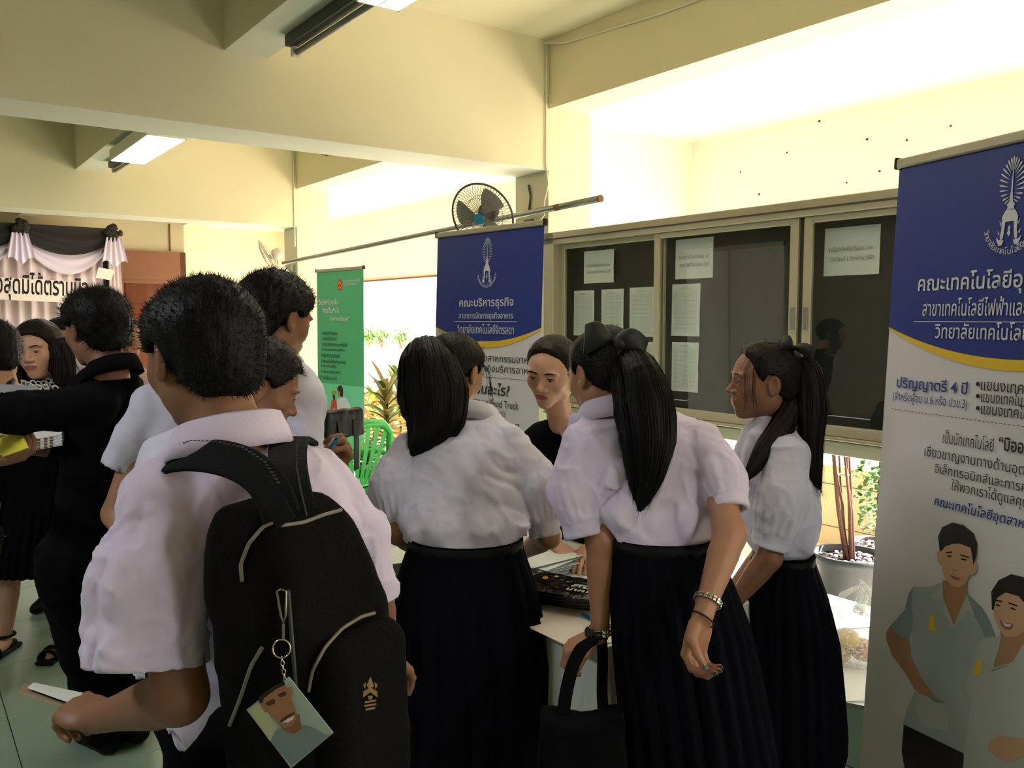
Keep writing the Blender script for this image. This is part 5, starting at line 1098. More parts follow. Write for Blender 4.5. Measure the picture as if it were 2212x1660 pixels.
mb.ptext('สาขาวิชาอุตสาหกรรมอาหาร', 985, 782, 763, PBLK, None, .002, 1158); mb.ptext('สาขาวิชาธุรกิจบริการอาหาร', 985, 803, 784, PBLK, None, .002, 1158)
a = mb.st(965, 808); mb.poly([(a[0], a[1]-.001), (mb.W-.06, a[1]-.001), (mb.W-.06, a[1]+.001), (a[0], a[1]+.001)], PBLK, .003)
mb.ptext('เรียนอะไร?', 1010, 848, 822, PBLK, None, .016, 1100, slant=.15); mb.ptext('ออกแบบ + Food Truck', 1005, 872, 857, PBLK, None, .004, 1121); mb.ptext('มาร่วมงานกับเรา', 1025, 893, 876, PBLK, None, .002, 1092); mb.ptext('“ทำอาหาร”', 1030, 918, 902, PBL2, None, .02, 1122, slant=.1)
# green banner
TL3, TR3 = onz(684, 587, 2.0), onz(785, 579, 2.0); GRN = mat('banner_green_backlit', (74, 172, 122), .5)  # green made lighter, backlight through the sheet is put into the colour
gb = Banner(TL3, TR3-TL3, float(np.linalg.norm(TR3-TL3)), 2, math.radians(.5), 'green roll-up banner with a surveyor picture beside the middle column', None, GRN)
gb.poly([(0, 0.02), (gb.W, .02), (gb.W, .9), (0, .9)], mat('banner_green_pale', (110, 206, 166), .5), .001)
gb.ptext('มหาวิทยาลัยเทคโนโลยี', 742, 611, 604, PW, None, 0, 778); gb.ptext('ราชมงคลกรุงเทพ', 742, 619, 613, PW, None, 0, 770)
RED = mat('print_red', (196, 52, 48), .5)
for cy_, r_, m_ in ((.0, 11, RED), (0, 7, YEL), (0, 5, RED)): gb.ppoly([(734+r_*.55*math.cos(t), 617+r_*math.sin(t)) for t in np.linspace(0, 6.28, 20, endpoint=False)], m_, .001+.0007*(11-r_)/3, 'crest')
gb.ppoly([(734, 600), (731, 609), (737, 609)], RED, .002, 'crest')
for tx, x0, x1, y in (('“วิชาชีพโดดเด่น', 687, 730, 659), ('คิดเป็นทำได้', 698, 733, 677), ('ใจกายเป็นสุข”', 714, 756, 696)): gb.ptext(tx, x0, y, y-13, PW, None, .02, x1)
for k, (tx, x1) in enumerate((('คณะที่เปิดสอน', 729), ('1. คณะศิลปศาสตร์', 728), ('2. คณะวิทยาศาสตร์และเทคโนโลยี', 750), ('3. คณะอุตสาหกรรมสิ่งทอ', 745), ('4. คณะวิศวกรรมศาสตร์', 735), ('5. คณะเทคโนโลยีคหกรรมศาสตร์', 748), ('6. คณะบริหารธุรกิจ', 727), ('7. คณะครุศาสตร์', 736), ('8. วิทยาลัยนานาชาติ', 728))): gb.ptext(tx, 697-k*.5, 723.5+k*12, 714.5+k*12, mat('print_dkgreen', (24, 66, 50), .5), None, .01, x1)
zz = (650, 560, 3.32)
for nm, m_, lay, pts in (('printed_shirt', PW, .0016, [(262, 1010), (300, 985), (330, 1000), (350, 1040), (370, 1110), (262, 1110)]), ('printed_hair', PHR, .0022, [(262, 925), (275, 907), (292, 906), (303, 930), (304, 960), (300, 995), (284, 985), (280, 950), (264, 945)]), ('printed_face', PSK2, .002, [(262, 935), (280, 940), (285, 985), (270, 990), (264, 970)]),
    ('printed_level', mat('print_olive', (150, 150, 60), .5), .002, [(220, 945), (258, 945), (256, 970), (224, 975)]), ('printed_tripod', RED, .002, [(222, 1010), (255, 1010), (262, 1100), (250, 1090), (240, 1060), (222, 1095), (210, 1098)]), ('printed_tripod', PBLK, .0022, [(228, 975), (248, 975), (246, 1010), (232, 1010)]),
    ('printed_arrow', PBL2, .002, [(112, 1150), (125, 1128), (155, 1150), (150, 1170), (130, 1172)])): gb.ppoly(pts, m_, lay, nm, zz)
# ------------------------------------------------------------------ table, cloth and what lies on it
TZ = .72; ta0, ta1, tb0, tb1 = 1.542, 3.35, 1.415, 2.015
te_ = empty('folding_table', B((ta0+ta1)/2, (tb0+tb1)/2, 0), 'long folding table under the white cloth', 'table')
g = G(); g.bx(ta0+.01, ta1-.01, tb0+.01, tb1-.01, TZ-.03, TZ-.004); g.out('table_top', WOODB, te_)
for a in (ta0+.12, ta1-.12):
    for b_ in (tb0+.08, tb1-.08): g = G(); g.tube([B(a, b_, 0), B(a, b_, TZ-.03)], .014, 8); g.out('leg', STEEL, te_)
cornr = [(ta0, tb1), (ta0, tb0), (ta1, tb0), (ta1, tb1)]; per = []
for i in range(4):
    (a0, q0_), (a1, q1_) = cornr[i], cornr[(i+1) % 4]; n_ = 90 if i % 2 else 34
    for k in range(n_): per.append((a0+(a1-a0)*k/n_, q0_+(q1_-q0_)*k/n_, i))
rings = []
for j, t in enumerate([0, .02, .06, .15, .3, .5, .7, .85, 1]):
    r = []
    for k, (a, b_, i) in enumerate(per):
        L = k/len(per)*4.8; o = .004+(.02+.016*math.sin(L*26)+.012*math.sin(L*61))*t**.7; dc = min(math.hypot(a-ta0, b_-tb0), math.hypot(a-ta0, b_-tb1), math.hypot(a-ta1, b_-tb0)); o += .05*t*math.exp(-dc*7)
        nx_ = (-1, 0) if i == 0 else (0, -1) if i == 1 else (1, 0) if i == 2 else (0, 1); w0 = max(0, 1-math.hypot(a-ta0, b_-tb0)/.08); nn = np.array(nx_, float)+np.array([-1, -1])*w0; nn /= np.linalg.norm(nn)
        r.append(B(a+nn[0]*o, b_+nn[1]*o, TZ+.002-t*(TZ-.015)))
    rings.append(r)
CLOTH = mat('table_cloth', (196, 202, 192), .85, bump=.12, bscale=30)
g = G(); g.loft([[B((a-2.4)*.0+2.4, (b_-1.7)*.0+1.7, TZ+.003) for a, b_, i in per]]+rings); g.out('tablecloth', CLOTH, None, smooth=False, label='white tablecloth with fanned folds at the near table corner', cat='tablecloth')
def flat(px, py, w_, h_, rot, z, m, name, label, cat, th=.0006, group=None, curl=0):
    c = onz(px, py, z); X = np.array([math.cos(rot), math.sin(rot), 0]); Y = np.array([-math.sin(rot), math.cos(rot), 0]); g = G()
    if curl:
        n = 8; vs = [c+X*w_*(i/n-.5)+Y*h_*(j/n-.5)+Z3*(curl*((i/n-.5)**2+(j/n)*(i/n))) for i in range(n+1) for j in range(n+1)]
        g.add(vs+[v-Z3*.0005 for v in vs], [q for i in range(n) for j in range(n) for q in ((i*(n+1)+j, (i+1)*(n+1)+j, (i+1)*(n+1)+j+1, i*(n+1)+j+1), ((n+1)**2+i*(n+1)+j, (n+1)**2+i*(n+1)+j+1, (n+1)**2+(i+1)*(n+1)+j+1, (n+1)**2+(i+1)*(n+1)+j))])
    else: g.box(c, (w_, h_, th), (X, Y, Z3))
    return g.out(name, m, None, smooth=bool(curl), label=label, cat=cat, group=group), c, X, Y
for k in range(9):
    flat(1180+k*3-(k % 3)*8, 1222-k*3, .21, .297, -.9+.07*((k*7) % 5-2), TZ+.006+.005*k, PAPER, 'paper_sheet', ('lowest', 'second lowest', 'third', 'fourth', 'middle', 'fourth from the top', 'third from the top', 'second from the top', 'topmost')[k]+' sheet of the fanned pile of forms on the tablecloth', 'paper', .0012, 'forms fanned on the table', curl=.012 if k > 6 else 0)
PLB = mat('black_film', (16, 16, 17), .18, bump=.8, bscale=30, spec=.7)
for k in range(4):
    c = onz(1228+k*2, 1288-k*6, TZ+.012+.014*k); X = unit(np.array([.93, -.36-.05*k, 0])); Y = np.cross(Z3, X)
    def pf(Q):
        q = (Q-c); x, y, zc = q@X, q@Y, q[:, 2]; d = np.maximum(np.maximum(np.abs(x)-.135, np.abs(y)-.08), 0); return np.sqrt(d**2+(zc/1.0)**2)-.007+.004*(vn(Q*60)-.5)
    v_, f_ = snet(pf, c-.19, c+.19, .0045) if 0 else snet(pf, c-np.array([.19, .19, .02]), c+np.array([.19, .19, .022]), .0045)
    o = mesh('plastic_package', v_, f_, PLB, None, True, label='flat black plastic package with white print, %s of the pile' % ('bottom', 'second', 'third', 'top')[k], cat='package', group='black packages piled on the table')
    if k == 3:
        g = G(); text_on(g, 'สจด', (c+X*.01-Y*.03, X, Y, Z3), 0, .09, 0, .03, lay=.0135, bold=.02); text_on(g, 'เทคโน', (c+X*.01-Y*.06, X, Y, Z3), 0, .09, 0, .025, lay=.0135, bold=.02); g.out('print', PW, o)
flat(1190, 1248, .05, .04, .3, TZ+.060, YEL, 'yellow_tag', 'small yellow slip between the forms and the black packages', 'tag', .001)
flat(1238, 1352, .21, .297, YA, TZ+.004, mat('form_paper', (226, 214, 204), .7), 'paper_form', 'blank form lying at the table corner under the blue pen', 'paper', .0015)
flat(858, 1200, .21, .2, .4, TZ+.004, PAPER, 'paper_sheet', 'single sheet at the far left end of the table', 'paper', .0015)
def pen(A, Bp, label, m):
    A, Bp = np.array(A), np.array(Bp); d = unit(Bp-A); e = empty('ballpoint_pen', A, label, 'pen'); g = G(); g.tube([A, A+d*.012, A+d*.03, Bp-d*.01], [.001, .003, .0055, .0055], 10); g.out('barrel', m, e, smooth=True); g = G(); g.tube([Bp-d*.012, Bp], .0042, 8); g.out('cap', m, e, smooth=True)
    u = unit(np.cross(d, [.2, .1, 1])); g = G(); g.tube([Bp-d*.008+u*.0075, Bp-d*.045+u*.0075], .0016, 6); g.out('clip', WH, e)
PENB = mat('teal_pen', (20, 110, 150), .3)
pA2 = onz(1258, 1327, TZ+.010); pB2 = onz(1302, 1352, TZ+.010); pen(pA2+(pB2-pA2)*1.4, pA2, 'teal pen lying on the form beside the wristwatch', PENB)
pen(P(683, 1008, 2.09), P(730, 945, 2.02), 'teal blue pen held upright by the tall boy', PENB)
# ------------------------------------------------------------------ black tote on the wrist of girl 2
c = P(1256, 1690, 1.86)
def tf_(Q):
    q = Q-c; hz = .15; x = np.abs(q[:, 0])-(.088+.02*(q[:, 2]/hz)*-.3); y = np.abs(q[:, 1])-.035; zz_ = np.abs(q[:, 2]+.01*np.cos(q[:, 0]*25))-hz
    m = np.maximum(np.stack([x, y, zz_], 1), 0); return np.sqrt((m*m).sum(1))+np.minimum(np.maximum(np.maximum(x, y), zz_), 0)-.012+folds(Q, .003, 20, 10, 3)
te2 = empty('tote_bag', c-np.array([0, 0, .16]), 'black cloth tote bag hanging from the leaning girl left wrist', 'bag')
v_, f_ = snet(tf_, c-[.16, .1, .2], c+[.16, .1, .2], .008); mesh('bag_body', v_, f_, BLKSHIRT, te2, True)
def ribbon(pts, wdir, w_, th, m, name, parent, label=None, cat=None):
    pts = [np.array(p, float) for p in pts]; K = 24; ts = np.linspace(0, 1, len(pts)); tt = np.linspace(0, 1, K); C = np.stack([np.interp(tt, ts, [p[q] for p in pts]) for q in range(3)], 1)
    for _ in range(3): C[1:-1] = (C[:-2]+2*C[1:-1]+C[2:])/4
    wd = [unit(q) for q in ([wdir]*2 if not hasattr(wdir[0], '__len__') else wdir)]; ws = [unit(wd[0]*(1-t)+wd[-1]*t) for t in tt]; T = np.gradient(C, axis=0); g = G(); rings = []
    for i in range(K):
        t = unit(T[i]); u = unit(ws[i]-t*np.dot(ws[i], t)); n_ = np.cross(t, u); W_ = w_ if not hasattr(w_, '__len__') else np.interp(tt[i], np.linspace(0, 1, len(w_)), w_)
        rings.append([C[i]+u*W_/2*a+n_*th/2*b_ for a, b_ in ((-1, -.6), (-.9, -1), (.9, -1), (1, -.6), (1, .6), (.9, 1), (-.9, 1), (-1, .6))])
    g.loft(rings, cap0=True, cap1=True); return g.out(name, m, parent, smooth=False, label=label, cat=cat)
ribbon([P(1213, 1565, 1.85), P(1222, 1500, 1.865), P(1236, 1440, 1.88), P(1256, 1400, 1.90), P(1284, 1382, 1.93)], (1, 0, 0), .030, .005, BLKSHIRT, 'strap', te2)
ribbon([P(1284, 1382, 1.93), P(1300, 1380, 1.98), P(1302, 1420, 2.02), P(1300, 1500, 1.96), P(1305, 1565, 1.9)], (1, 0, 0), .026, .005, BLKSHIRT, 'strap', te2)
# ------------------------------------------------------------------ backpack
Rb, nb_ = np.array([.5, .866, 0]), np.array([.866, -.5, 0]); LR = np.array([-.292, 1.075, 0]); hw, hd_, hh = .122, .085, .225
Cb = LR+Rb*hw-nb_*hd_+np.array([0, 0, 1.070]); tl_ = -.10; Ub = unit(np.array([0, 0, 1])+Rb*tl_*-1.0)
BAGM = mat('backpack_cloth', (15, 13, 12), .95, spec=.08, bump=.25, bscale=120); SEAM = mat('grey_piping', (120, 112, 100), .6)
def rbox(q, h, r): d = np.abs(q)-(np.array(h)-r); return np.sqrt((np.maximum(d, 0)**2).sum(1))+np.minimum(d.max(1), 0)-r
def bagf(Q):
    q = Q-Cb; L_ = np.stack([q@Rb, q@nb_, q[:, 2]], 1); L_[:, 0] += L_[:, 2]*.10; tp = np.clip((L_[:, 2]-.05)/.19, 0, 1)
    L_[:, 0] = (L_[:, 0]+.028*tp)*(1+.55*tp**1.5); L_[:, 1] = (L_[:, 1]+.01*tp)*(1+.35*tp**2)
    return rbox(L_, (hw, hd_, hh), .05)+folds(Q, .003, 12, 6, 2)
be = empty('backpack', Cb-np.array([0, 0, hh]), 'black school backpack with grey piping worn by the foreground boy', 'backpack')
v_, f_ = snet(bagf, Cb-.32, Cb+.32, .0065); mesh('main_compartment', v_, f_, BAGM, be, True)
Pc = Cb+nb_*(hd_+.005)+Rb*.014-np.array([0, 0, .098])
def pkf(Q):
    q = Q-Pc; L_ = np.stack([q@Rb, q@nb_, q[:, 2]], 1); L_[:, 0] += L_[:, 2]*.05; return rbox(L_, (.090, .038, .135), .04)+folds(Q, .002, 12, 6, 4)
v_, f_ = snet(pkf, Pc-.2, Pc+.2, .006); mesh('front_pocket', v_, f_, BAGM, be, True)
def marchto(px, py, fn, v0=.85, v1=1.7, off=.003):
    vs = np.linspace(v0, v1, 340); Q = np.array([P(px, py, v) for v in vs]); d = fn(Q); i = np.argmax(d < 0)
    return P(px, py, vs[i]-off) if d[i] < 0 else None
allb = lambda Q: np.minimum(bagf(Q), pkf(Q))
def pipe(pts, r, m, name, fn=allb, n=10):
    out = []
    for i in range(len(pts)-1):
        for k in range(n if i == len(pts)-2 else n-1+1):
            t = k/n; q = marchto(pts[i][0]*(1-t)+pts[i+1][0]*t, pts[i][1]*(1-t)+pts[i+1][1]*t, fn)
            if q is not None: out.append(q)
    if len(out) > 3:
        out = np.array(out)
        for _ in range(3): out[1:-1] = (out[:-2]+2*out[1:-1]+out[2:])/4
        g = G(); g.tube(out, r, 6); return g.out(name, m, be, smooth=True)
pipe([(523, 1257), (520, 1220), (537, 1175), (569, 1138), (601, 1124)], .0028, SEAM, 'piping'); pipe([(606, 1136), (656, 1129), (698, 1113), (741, 1101)], .0028, SEAM, 'piping')
pipe([(666, 1495), (675, 1449), (702, 1399), (739, 1358), (780, 1333), (812, 1324)], .0028, SEAM, 'piping'); pipe([(496, 1568), (519, 1509), (542, 1440), (569, 1395)], .0028, SEAM, 'piping')
pipe([(622, 1275), (632, 1400), (640, 1500), (650, 1600)], .003, mat('zip', (58, 54, 50), .5), 'zip')
GOLD = mat('gold_print', (120, 92, 46), .5)
g = G(); base_ = marchto(800, 1504, pkf, off=.0022)
def embq(x, y): 
    q = marchto(800+x, 1504+y, pkf, off=.0025); return q if q is not None else base_
for pts in ([(-15, -10), (0, -18), (15, -10), (16, 4), (8, -2), (0, -8), (-8, -2), (-16, 4)], [(-8, -22), (0, -42), (8, -22), (3, -16), (-3, -16)], [(-12, 12), (12, 8), (12, 12), (-12, 16)], [(-13, 20), (13, 16), (13, 20), (-13, 24)], [(-11, 28), (11, 24), (10, 28), (-10, 32)], [(-5, 0), (5, 0), (4, 8), (-4, 8)], [(-16, -24), (-9, -30), (-11, -14)], [(16, -24), (9, -30), (11, -14)]):
    vs = [embq(x, y) for x, y in pts]; g.add(vs, [tuple(range(len(vs)))])
g.out('gold_emblem', GOLD, be)
# straps: on the shoulders, with stitching
STRAP = mat('strap_web', (24, 24, 26), .9, spec=.1, bump=.3, bscale=200); STI = mat('stitching', (84, 84, 86), .7)
lp = [P(608, 1118, 1.105), P(596, 1075, 1.12), P(568, 1030, 1.14), P(520, 998, 1.17), P(462, 984, 1.205), P(410, 982, 1.235), P(368, 995, 1.27), P(350, 1012, 1.33), P(356, 1040, 1.42)]
ribbon(lp, [(.6, .5, .8), (.8, .6, .9)], [.05, .052, .056, .056], .010, STRAP, 'shoulder_strap', be)
rp = [P(640, 1110, 1.13), P(628, 1060, 1.15), P(620, 1010, 1.20), P(622, 965, 1.29), P(628, 945, 1.40), P(650, 960, 1.50)]
ribbon(rp, [(1, .3, 0), (1, .5, -.1)], [.055, .056, .062], .010, STRAP, 'shoulder_strap', be)
ribbon([P(566, 1052, 1.10), P(596, 1090, 1.085), P(618, 1130, 1.08)], (.8, .3, .6), .028, .006, STRAP, 'strap_tab', be)
g = G()
for pth, o in ((rp, -.018), (rp, .016)):
    for i in range(len(pth)-2):
        for k in range(6):
            a = pth[i]+(pth[i+1]-pth[i])*(k/6); a = a+np.array([o, -.009, .002]); g.box(a, (.0015, .0015, .005))
for o in (.020, -.020):
    for i in range(1, len(lp)-2):
        for k in range(6): a = lp[i]+(lp[i+1]-lp[i])*(k/6)+np.array([o*.3, -.010, o+.002]); g.box(a, (.004, .0015, .0015))
g.out('stitches', STI, be, kind='stuff')
# key ring with photo card hanging from the zip
ke = empty('photo_keychain', P(622, 1275, 1.0), 'printed photo card on a key ring and chain hanging from the backpack zip', 'keychain')
kz = lambda x, y, o=0: (marchto(x, y, allb) if marchto(x, y, allb) is not None else P(x, y, 1.05))+np.array([-.004, -.012-o, 0])
MET = mat('dull_metal', (150, 138, 118), .35, metal=.9)
zt_, zb_ = kz(620, 1272), kz(624, 1340); g = G(); g.tube([zt_+[-.006, 0, 0], zt_+[0, 0, .003], zt_+[.006, 0, 0], zb_+[.003, 0, .01], zb_, zb_+[-.003, 0, .01]], .0016, 6, closed=True); g.out('zip_pull', MET, ke, smooth=True)
g = G(); g.tube([zb_, kz(624, 1375)], .0018, 6); g.out('swivel', MET, ke)
rc = kz(622, 1392, .004); g = G(); g.tube([rc+np.array([.0115*math.cos(t), .002*math.sin(t), .0115*math.sin(t)]) for t in np.linspace(0, 6.28, 24, endpoint=False)], .0011, 6, closed=True); g.out('split_ring', SILV, ke, smooth=True)
for k in range(6):
    cc = rc+np.array([.0012*k*.6, 0, -.0135-.0058*k]); ax_ = (1, 0) if k % 2 else (0, 1); g = G(); g.tube([cc+np.array([ax_[0]*.0022*math.cos(t), ax_[1]*.0022*math.cos(t), .0038*math.sin(t)]) for t in np.linspace(0, 6.28, 10, endpoint=False)], .0008, 5, closed=True); g.out('chain_link', SILV, ke, smooth=True)
vk = 1.045
cr = [P(624, 1463, vk), P(720, 1584, vk+.0), P(629, 1660, vk), P(533, 1534, vk)]; Xc = unit(cr[1]-cr[0]); Yc = unit(cr[0]-cr[3]); Nc = np.array([0, -1., 0])
o = np.array(cr[3]); zc = lambda x, y: (lambda w__: np.array(P(400+x/2.184, 900+y/2.184, vk)))(0)
g = G(); m4 = sum(np.array(q) for q in cr)/4; g.add([np.array(q)+Nc*.0008 for q in cr]+[np.array(q)-Nc*.0012 for q in cr], [(0, 3, 2, 1), (4, 5, 6, 7)]+[(i, (i+1) % 4, (i+1) % 4+4, i+4) for i in range(4)])
card = g.out('photo_card', mat('card_print', (150, 168, 160), .25), ke)
def cpoly(pts, m, lay): g = G(); g.add([np.array(zc(x, y))+Nc*(.0008+lay) for x, y in pts], [tuple(range(len(pts)))[::-1]]); g.out('print', m, card)
cpoly([(300, 1385), (360, 1340), (440, 1480), (400, 1530)], mat('card_beige', (168, 172, 140), .3), .0004)
cpoly([(405, 1530), (430, 1478), (470, 1462), (510, 1490), (545, 1455), (600, 1462), (660, 1500), (690, 1500), (505, 1648), (440, 1575)], mat('card_shirt', (112, 128, 132), .3), .0007)
cpoly([(440, 1440), (540, 1400), (552, 1470), (515, 1497), (470, 1480)], mat('card_neck', (128, 88, 64), .3), .0010)
CSK = mat('card_skin', (152, 108, 82), .3)
cpoly([(362, 1330), (400, 1285), (468, 1252), (492, 1300), (520, 1370), (528, 1420), (505, 1458), (470, 1468), (440, 1440), (400, 1400)], CSK, .0013)
cpoly([(355, 1352), (368, 1350), (395, 1392), (380, 1395)], CSK, .0012); cpoly([(485, 1280), (505, 1272), (512, 1300), (500, 1325)], CSK, .0012)
cpoly([(352, 1345), (350, 1322), (400, 1282), (468, 1245), (474, 1262), (430, 1285), (375, 1325), (366, 1350)], PHR, .0016)
for q in ([(380, 1350), (415, 1330), (428, 1335), (425, 1352), (395, 1362)], [(438, 1310), (468, 1295), (482, 1298), (475, 1315), (450, 1322)], [(450, 1432), (480, 1408), (520, 1392), (518, 1400), (485, 1420), (455, 1442)]): cpoly(q, mat('card_dark', (70, 44, 32), .4), .0018)
cpoly([(460, 1440), (488, 1422), (518, 1408), (512, 1424), (488, 1440)], PW, .0020)
# ------------------------------------------------------------------ booklet in the foreground boy hand
def slab(corners, th, m, name, label, cat, parent=None):
    c = [np.array(q) for q in corners]; n_ = unit(np.cross(c[1]-c[0], c[3]-c[0])); g = G(); g.add([q+n_*th/2 for q in c]+[q-n_*th/2 for q in c], [(0, 1, 2, 3), (7, 6, 5, 4)]+[(i, i+4, (i+1) % 4+4, (i+1) % 4) for i in range(4)]); return g.out(name, m, parent, label=label, cat=cat)
hb_ = P(150, 1545, 1.47); 
slab([P(190, 1545, 1.36), P(40, 1496, 1.50), P(52, 1478, 1.66), P(205, 1512, 1.56)], .004, mat('brown_cover', (150, 128, 108), .6), 'notebook', 'brown covered notebook held in the foreground boy fist', 'notebook')
slab([P(190, 1532, 1.37), P(60, 1486, 1.52), P(72, 1476, 1.64), P(205, 1504, 1.56)], .002, PAPER, 'folded_paper', 'white folded paper on top of the brown notebook', 'paper')
# left group: folder, brochure, packets
fo = slab([P(-14, 870, 3.0), P(86, 868, 2.95), P(77, 835, 2.97), P(-14, 830, 3.02)], .02, mat('folder_grey', (150, 152, 154), .5), 'document_folder', 'pale grey folder held in front of the smiling woman', 'folder')
g = G(); q0 = P(27, 852, 2.955); g.add([q0+np.array([.006*math.cos(t), -.004, .011*math.sin(t)]) for t in np.linspace(0, 6.28, 12, endpoint=False)], [tuple(range(12))]); g.out('crest', PBLK, fo)
br_ = slab([P(6, 988, 2.30), P(62, 968, 2.26), P(38, 918, 2.42), P(-22, 928, 2.45)], .003, mat('yellow_print', (212, 200, 60), .5), 'brochure', 'yellow leaflet with a white round emblem at the left edge', 'leaflet')
g = G(); q0 = P(2, 945, 2.36); u_ = unit(P(38, 918, 2.42)-P(-22, 928, 2.45)); w__ = unit(P(62, 968, 2.26)-P(38, 918, 2.42)); nn = unit(np.cross(u_, w__)); nn = nn if nn[1] < 0 else -nn; g.add([q0+nn*.004+.016*(u_*math.cos(t)+w__*math.sin(t)) for t in np.linspace(0, 6.28, 18, endpoint=False)], [tuple(range(18))]); g.out('emblem', PW, br_)
for k in range(4):
    dy = k*.012; pc_ = [P(64, 972-k*6, 2.58), P(134, 960-k*6, 2.56), P(142, 930-k*6, 2.70), P(76, 935-k*6, 2.72)]
    pk = slab(pc_, .009, mat('card_white', (226, 224, 220), .5), 'card_pack', ('lowest', 'second', 'third', 'topmost')[k]+' white card pack in the pile held by the man in black', 'pack')
    g = G(); d0_ = unit(pc_[1]-pc_[0]); f0 = (pc_[0]+pc_[1])/2
    for q in (-.25, 0, .2): g.box(f0+d0_*q*.1+np.array([0, -.001, 0]), (.010, .002, .006)); 
    g.out('print', MATS['brown_frame'], pk, kind='stuff')
# ------------------------------------------------------------------ wall fans
def fan(C, Fd, Rr, label, m, hubc, br):
    Fd = unit(Fd); X = unit(np.cross(Fd, Z3)); Y = np.cross(X, Fd); C = np.array(C); e = empty('wall_fan', C, label, 'fan')
    circ = lambda r, o, n=48: [C+Fd*o+r*(X*math.cos(t)+Y*math.sin(t)) for t in np.linspace(0, 2*math.pi, n, endpoint=False)]
    g = G(); g.tube(circ(Rr, 0), Rr*.034, 6, closed=True); g.out('rim', m, e, smooth=True)
    for s_, nm in ((1, 'front_guard'), (-1, 'rear_guard')):
        g = G()
        for k in range(60):
            t = 2*math.pi*k/60; d = X*math.cos(t)+Y*math.sin(t); g.tube([C+d*Rr*q+Fd*s_*Rr*.22*(1-q**3) for q in (.2, .45, .7, .9, 1)], Rr*.0075, 3)
        for q in (.22, .6): g.tube(circ(Rr*q, s_*Rr*.22*(1-q**3)), Rr*.009, 4, closed=True)
        g.out(nm, m, e, kind='stuff')
    g = G(); g.tube([C+Fd*Rr*.21, C+Fd*Rr*.24], Rr*.17, 20); g.out('hub_badge', hubc, e, smooth=False)
    for k in range(3):
        vs = []; n_ = 8
        for i in range(n_+1):
            r_ = Rr*(.15+.72*i/n_)
            for j in range(5):
                a = k*2.094+(j/4-.5)*(.9+.25*math.sin(i/n_*3))+.25*i/n_; vs.append(C+(X*math.cos(a)+Y*math.sin(a))*r_+Fd*Rr*(.10*(j/4-.5)))
        f = [(i*5+j, (i+1)*5+j, (i+1)*5+j+1, i*5+j+1) for i in range(n_) for j in range(4)]; mesh('blade', vs, f, mat('fan_blade', (150, 146, 140), .3, alpha=1), e, True)
    g = G(); M0 = C-Fd*Rr*.25; g.tube([C-Fd*Rr*.0, M0, M0-Fd*Rr*.02, M0-Fd*Rr*.35, M0-Fd*Rr*.48], [Rr*.12, Rr*.17, Rr*.29, Rr*.28, Rr*.15], 20); g.out('motor_housing', m, e, smooth=True)
    b0_ = M0-Fd*Rr*.25; g = G(); g.tube([b0_-Z3*Rr*.1, b0_-Z3*Rr*.5, np.array(br)+[0, 0, -.03]], Rr*.06, 8); g.out('bracket_arm', m, e, smooth=True); g = G(); g.box(br, (.04, .09, .16), (BX, AX, Z3), bev=.01); g.out('wall_plate', m, e); return e
FGR = mat('fan_grey', (84, 76, 68), .4); FWH = mat('fan_white', (206, 200, 190), .4)
fan(P(1042, 468, 5.25), (-.40, -.80, -.42), .205, 'dark grey wall fan tilted down on the near column above the blue banner', FGR, mat('hub_blue', (30, 120, 160), .4), B(4.56, 3.48, 2.13))
fan(P(581, 558, 8.55), (-.86, -.18, -.48), .20, 'pale wall fan seen side on at the middle column', FWH, FWH, B(8.75, 3.48, 2.05))
# ------------------------------------------------------------------ green plastic chair with a black bag on its back
CG = mat('green_plastic', (70, 200, 90), .35, spec=.5); cc0 = P(735, 1010, 5.6); cc0[2] = 0
ch = empty('plastic_chair', cc0, 'bright green plastic chair behind the boy with the pen', 'chair'); Xh = unit([.62, .78, 0]); Yh = np.cross(Z3, Xh)   # back faces camera
def cp(x, y, z_): return cc0+Xh*x+Yh*y+Z3*z_
g = G(); g.loft([[cp(x, y, z_) for x, z_ in ((-.21, .43), (-.2, .45), (.2, .45), (.21, .43))] for y in (-.2, .22)], closed=False); g.loft([[cp(x, y, .44+.01*abs(x)) for x in np.linspace(-.21, .21, 9)] for y in np.linspace(-.21, .24, 7)], closed=False); g.box(cp(0, .02, .425), (.42, .44, .02), (Xh, Yh, Z3), bev=.008); g.out('seat', CG, ch)
for x in (-.2, .2):
    for y in (-.19, .22): g = G(); g.tube([cp(x*1.12, y*1.1, 0), cp(x, y, .43)], [.014, .024], 8); g.out('leg', CG, ch, smooth=True)
g = G(); pr = [cp(-.2, -.2, .43), cp(-.22, -.24, .62), cp(-.20, -.27, .80), cp(-.12, -.285, .865), cp(0, -.29, .875), cp(.12, -.285, .865), cp(.20, -.27, .80), cp(.22, -.24, .62), cp(.2, -.2, .43)]; g.tube(pr, [.022, .024, .026, .028, .028, .028, .026, .024, .022], 8); g.out('back_frame', CG, ch, smooth=True)
for k, x in enumerate((-.15, -.075, 0, .075, .15)): g = G(); g.loft([[cp(x*.45+dx, -.2, .46) for dx in (-.016, .016)], [cp(x*.8+dx, -.25, .66) for dx in (-.018, .018)], [cp(x*1.1+dx, -.285, .855) for dx in (-.02, .02)]], closed=False); g.out('slat', CG, ch, smooth=True)
for s_ in (-1, 1): g = G(); g.tube([cp(s_*.21, -.25, .64), cp(s_*.25, -.1, .65), cp(s_*.25, .15, .63), cp(s_*.21, .22, .44)], .018, 8); g.out('armrest', CG, ch, smooth=True)
be2 = empty('shoulder_bag', cp(.02, -.32, .78), 'black shoulder bag slung over the green chair back', 'bag')
cq = P(737, 915, 5.2)
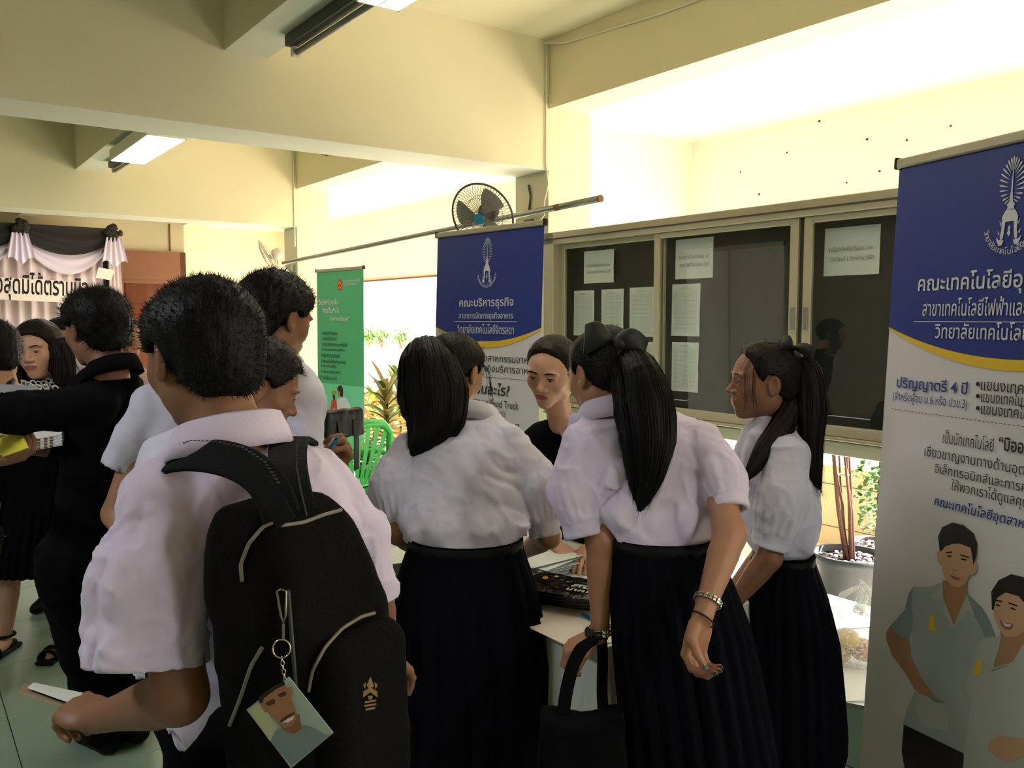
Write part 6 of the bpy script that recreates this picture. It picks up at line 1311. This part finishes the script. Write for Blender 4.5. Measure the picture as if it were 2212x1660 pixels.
def sbf(Q): q = Q-cq; L_ = np.stack([q@Xh, q@Yh, q[:, 2]], 1); return rbox(L_, (.155, .045, .085), .02)+folds(Q, .004, 20, 8, 1)
v_, f_ = snet(sbf, cq-.22, cq+.22, .01); mesh('bag_body', v_, f_, BLACK, be2, True)
for x in (-.05, .07): ribbon([cq+Xh*x-Yh*.05+[0, 0, .02], cq+Xh*x-Yh*.06-Z3*.1, cq+Xh*(x+.03)-Yh*.02-Z3*.3], Xh, .04, .006, BLACK, 'strap', be2)
# ------------------------------------------------------------------ food bags and papers on the ledge
PB = mat('clear_bag', (238, 236, 232), .18, spec=.7, bump=.9, bscale=22); PB2 = bpy.data.materials.new('thin_bag'); PB2.use_nodes = True
nt = PB2.node_tree; nt.nodes.clear(); o_ = nt.nodes.new('ShaderNodeOutputMaterial'); mx = nt.nodes.new('ShaderNodeMixShader'); tr = nt.nodes.new('ShaderNodeBsdfTransparent'); pr_ = nt.nodes.new('ShaderNodeBsdfPrincipled'); pr_.inputs['Base Color'].default_value = (.85, .85, .84, 1); pr_.inputs['Roughness'].default_value = .2
ns = nt.nodes.new('ShaderNodeTexNoise'); ns.inputs['Scale'].default_value = 25; cr_ = nt.nodes.new('ShaderNodeMapRange'); cr_.inputs[1].default_value = .35; cr_.inputs[2].default_value = .65; cr_.inputs[3].default_value = .15; cr_.inputs[4].default_value = .65
nt.links.new(ns.outputs[0], cr_.inputs[0]); nt.links.new(cr_.outputs[0], mx.inputs[0]); nt.links.new(tr.outputs[0], mx.inputs[1]); nt.links.new(pr_.outputs[0], mx.inputs[2]); nt.links.new(mx.outputs[0], o_.inputs[0])
LZ = .268
cb = onz(1836, 1440, LZ); cb[2] = LZ
fe = empty('food_bag', cb, 'thin white plastic carrier bag of packed food on the ledge', 'bag')
def fb(Q): q = Q-(cb+[0, 0, .11]); return ell(q, (0, 0, 0), (.12, .10, .115))+.010*(vn(Q*22)-.5)*2+.012*(vn(Q*9+3)-.5)
v_, f_ = snet(fb, cb+[-.17, -.15, -.0], cb+[.17, .15, .26], .008); mesh('film', v_, f_, PB2, fe, True)
for s_ in (-1, 1): g = G(); g.tube([cb+[s_*.05, 0, .19], cb+[s_*.055+.02, .0, .27], cb+[.03, 0, .315+.01*s_], cb+[-s_*.01+.04, 0, .26], cb+[.02, 0, .20]], [.022, .012, .008, .012, .022], 8); g.out('handle', PB2, fe, smooth=True)
for k, (dx, dy, r_, c3) in enumerate(((-.045, 0, .045, (206, 150, 90)), (.04, -.02, .05, (190, 120, 84)), (.0, .04, .048, (222, 190, 150)), (-.02, -.04, .035, (214, 170, 70)))):
    g = G(); g.ball(cb+[dx, dy, .05+.02*k], (r_, r_, r_*.8), None, 14, 9); g.out('food_pack', mat('food_%d' % k, c3, .5, bump=.6), None, smooth=True, label='%s packet of food inside the carrier bag' % ('orange', 'brown', 'cream', 'yellow')[k], cat='food')
co = cb+np.array([-.12, -.10, 0]); g = G(); g.ball(co+[0.02, -.02, .045], .045, None, 14, 9); 
for k in range(4):
    flat(1822+k*6, 1478+k*3-k*5, .21, .297, -.5+.2*k, LZ+.004+.002*k, PAPER, 'paper_sheet', ('bottom', 'second', 'third', 'top')[k]+' loose white sheet under the carrier bag on the ledge', 'paper', .001, 'papers on the ledge')
flat(1808, 1330, .25, .3, .2, LZ+.004, PAPER, 'paper_sheet', 'white sheet at the back of the ledge beside the big pot', 'paper', .001)
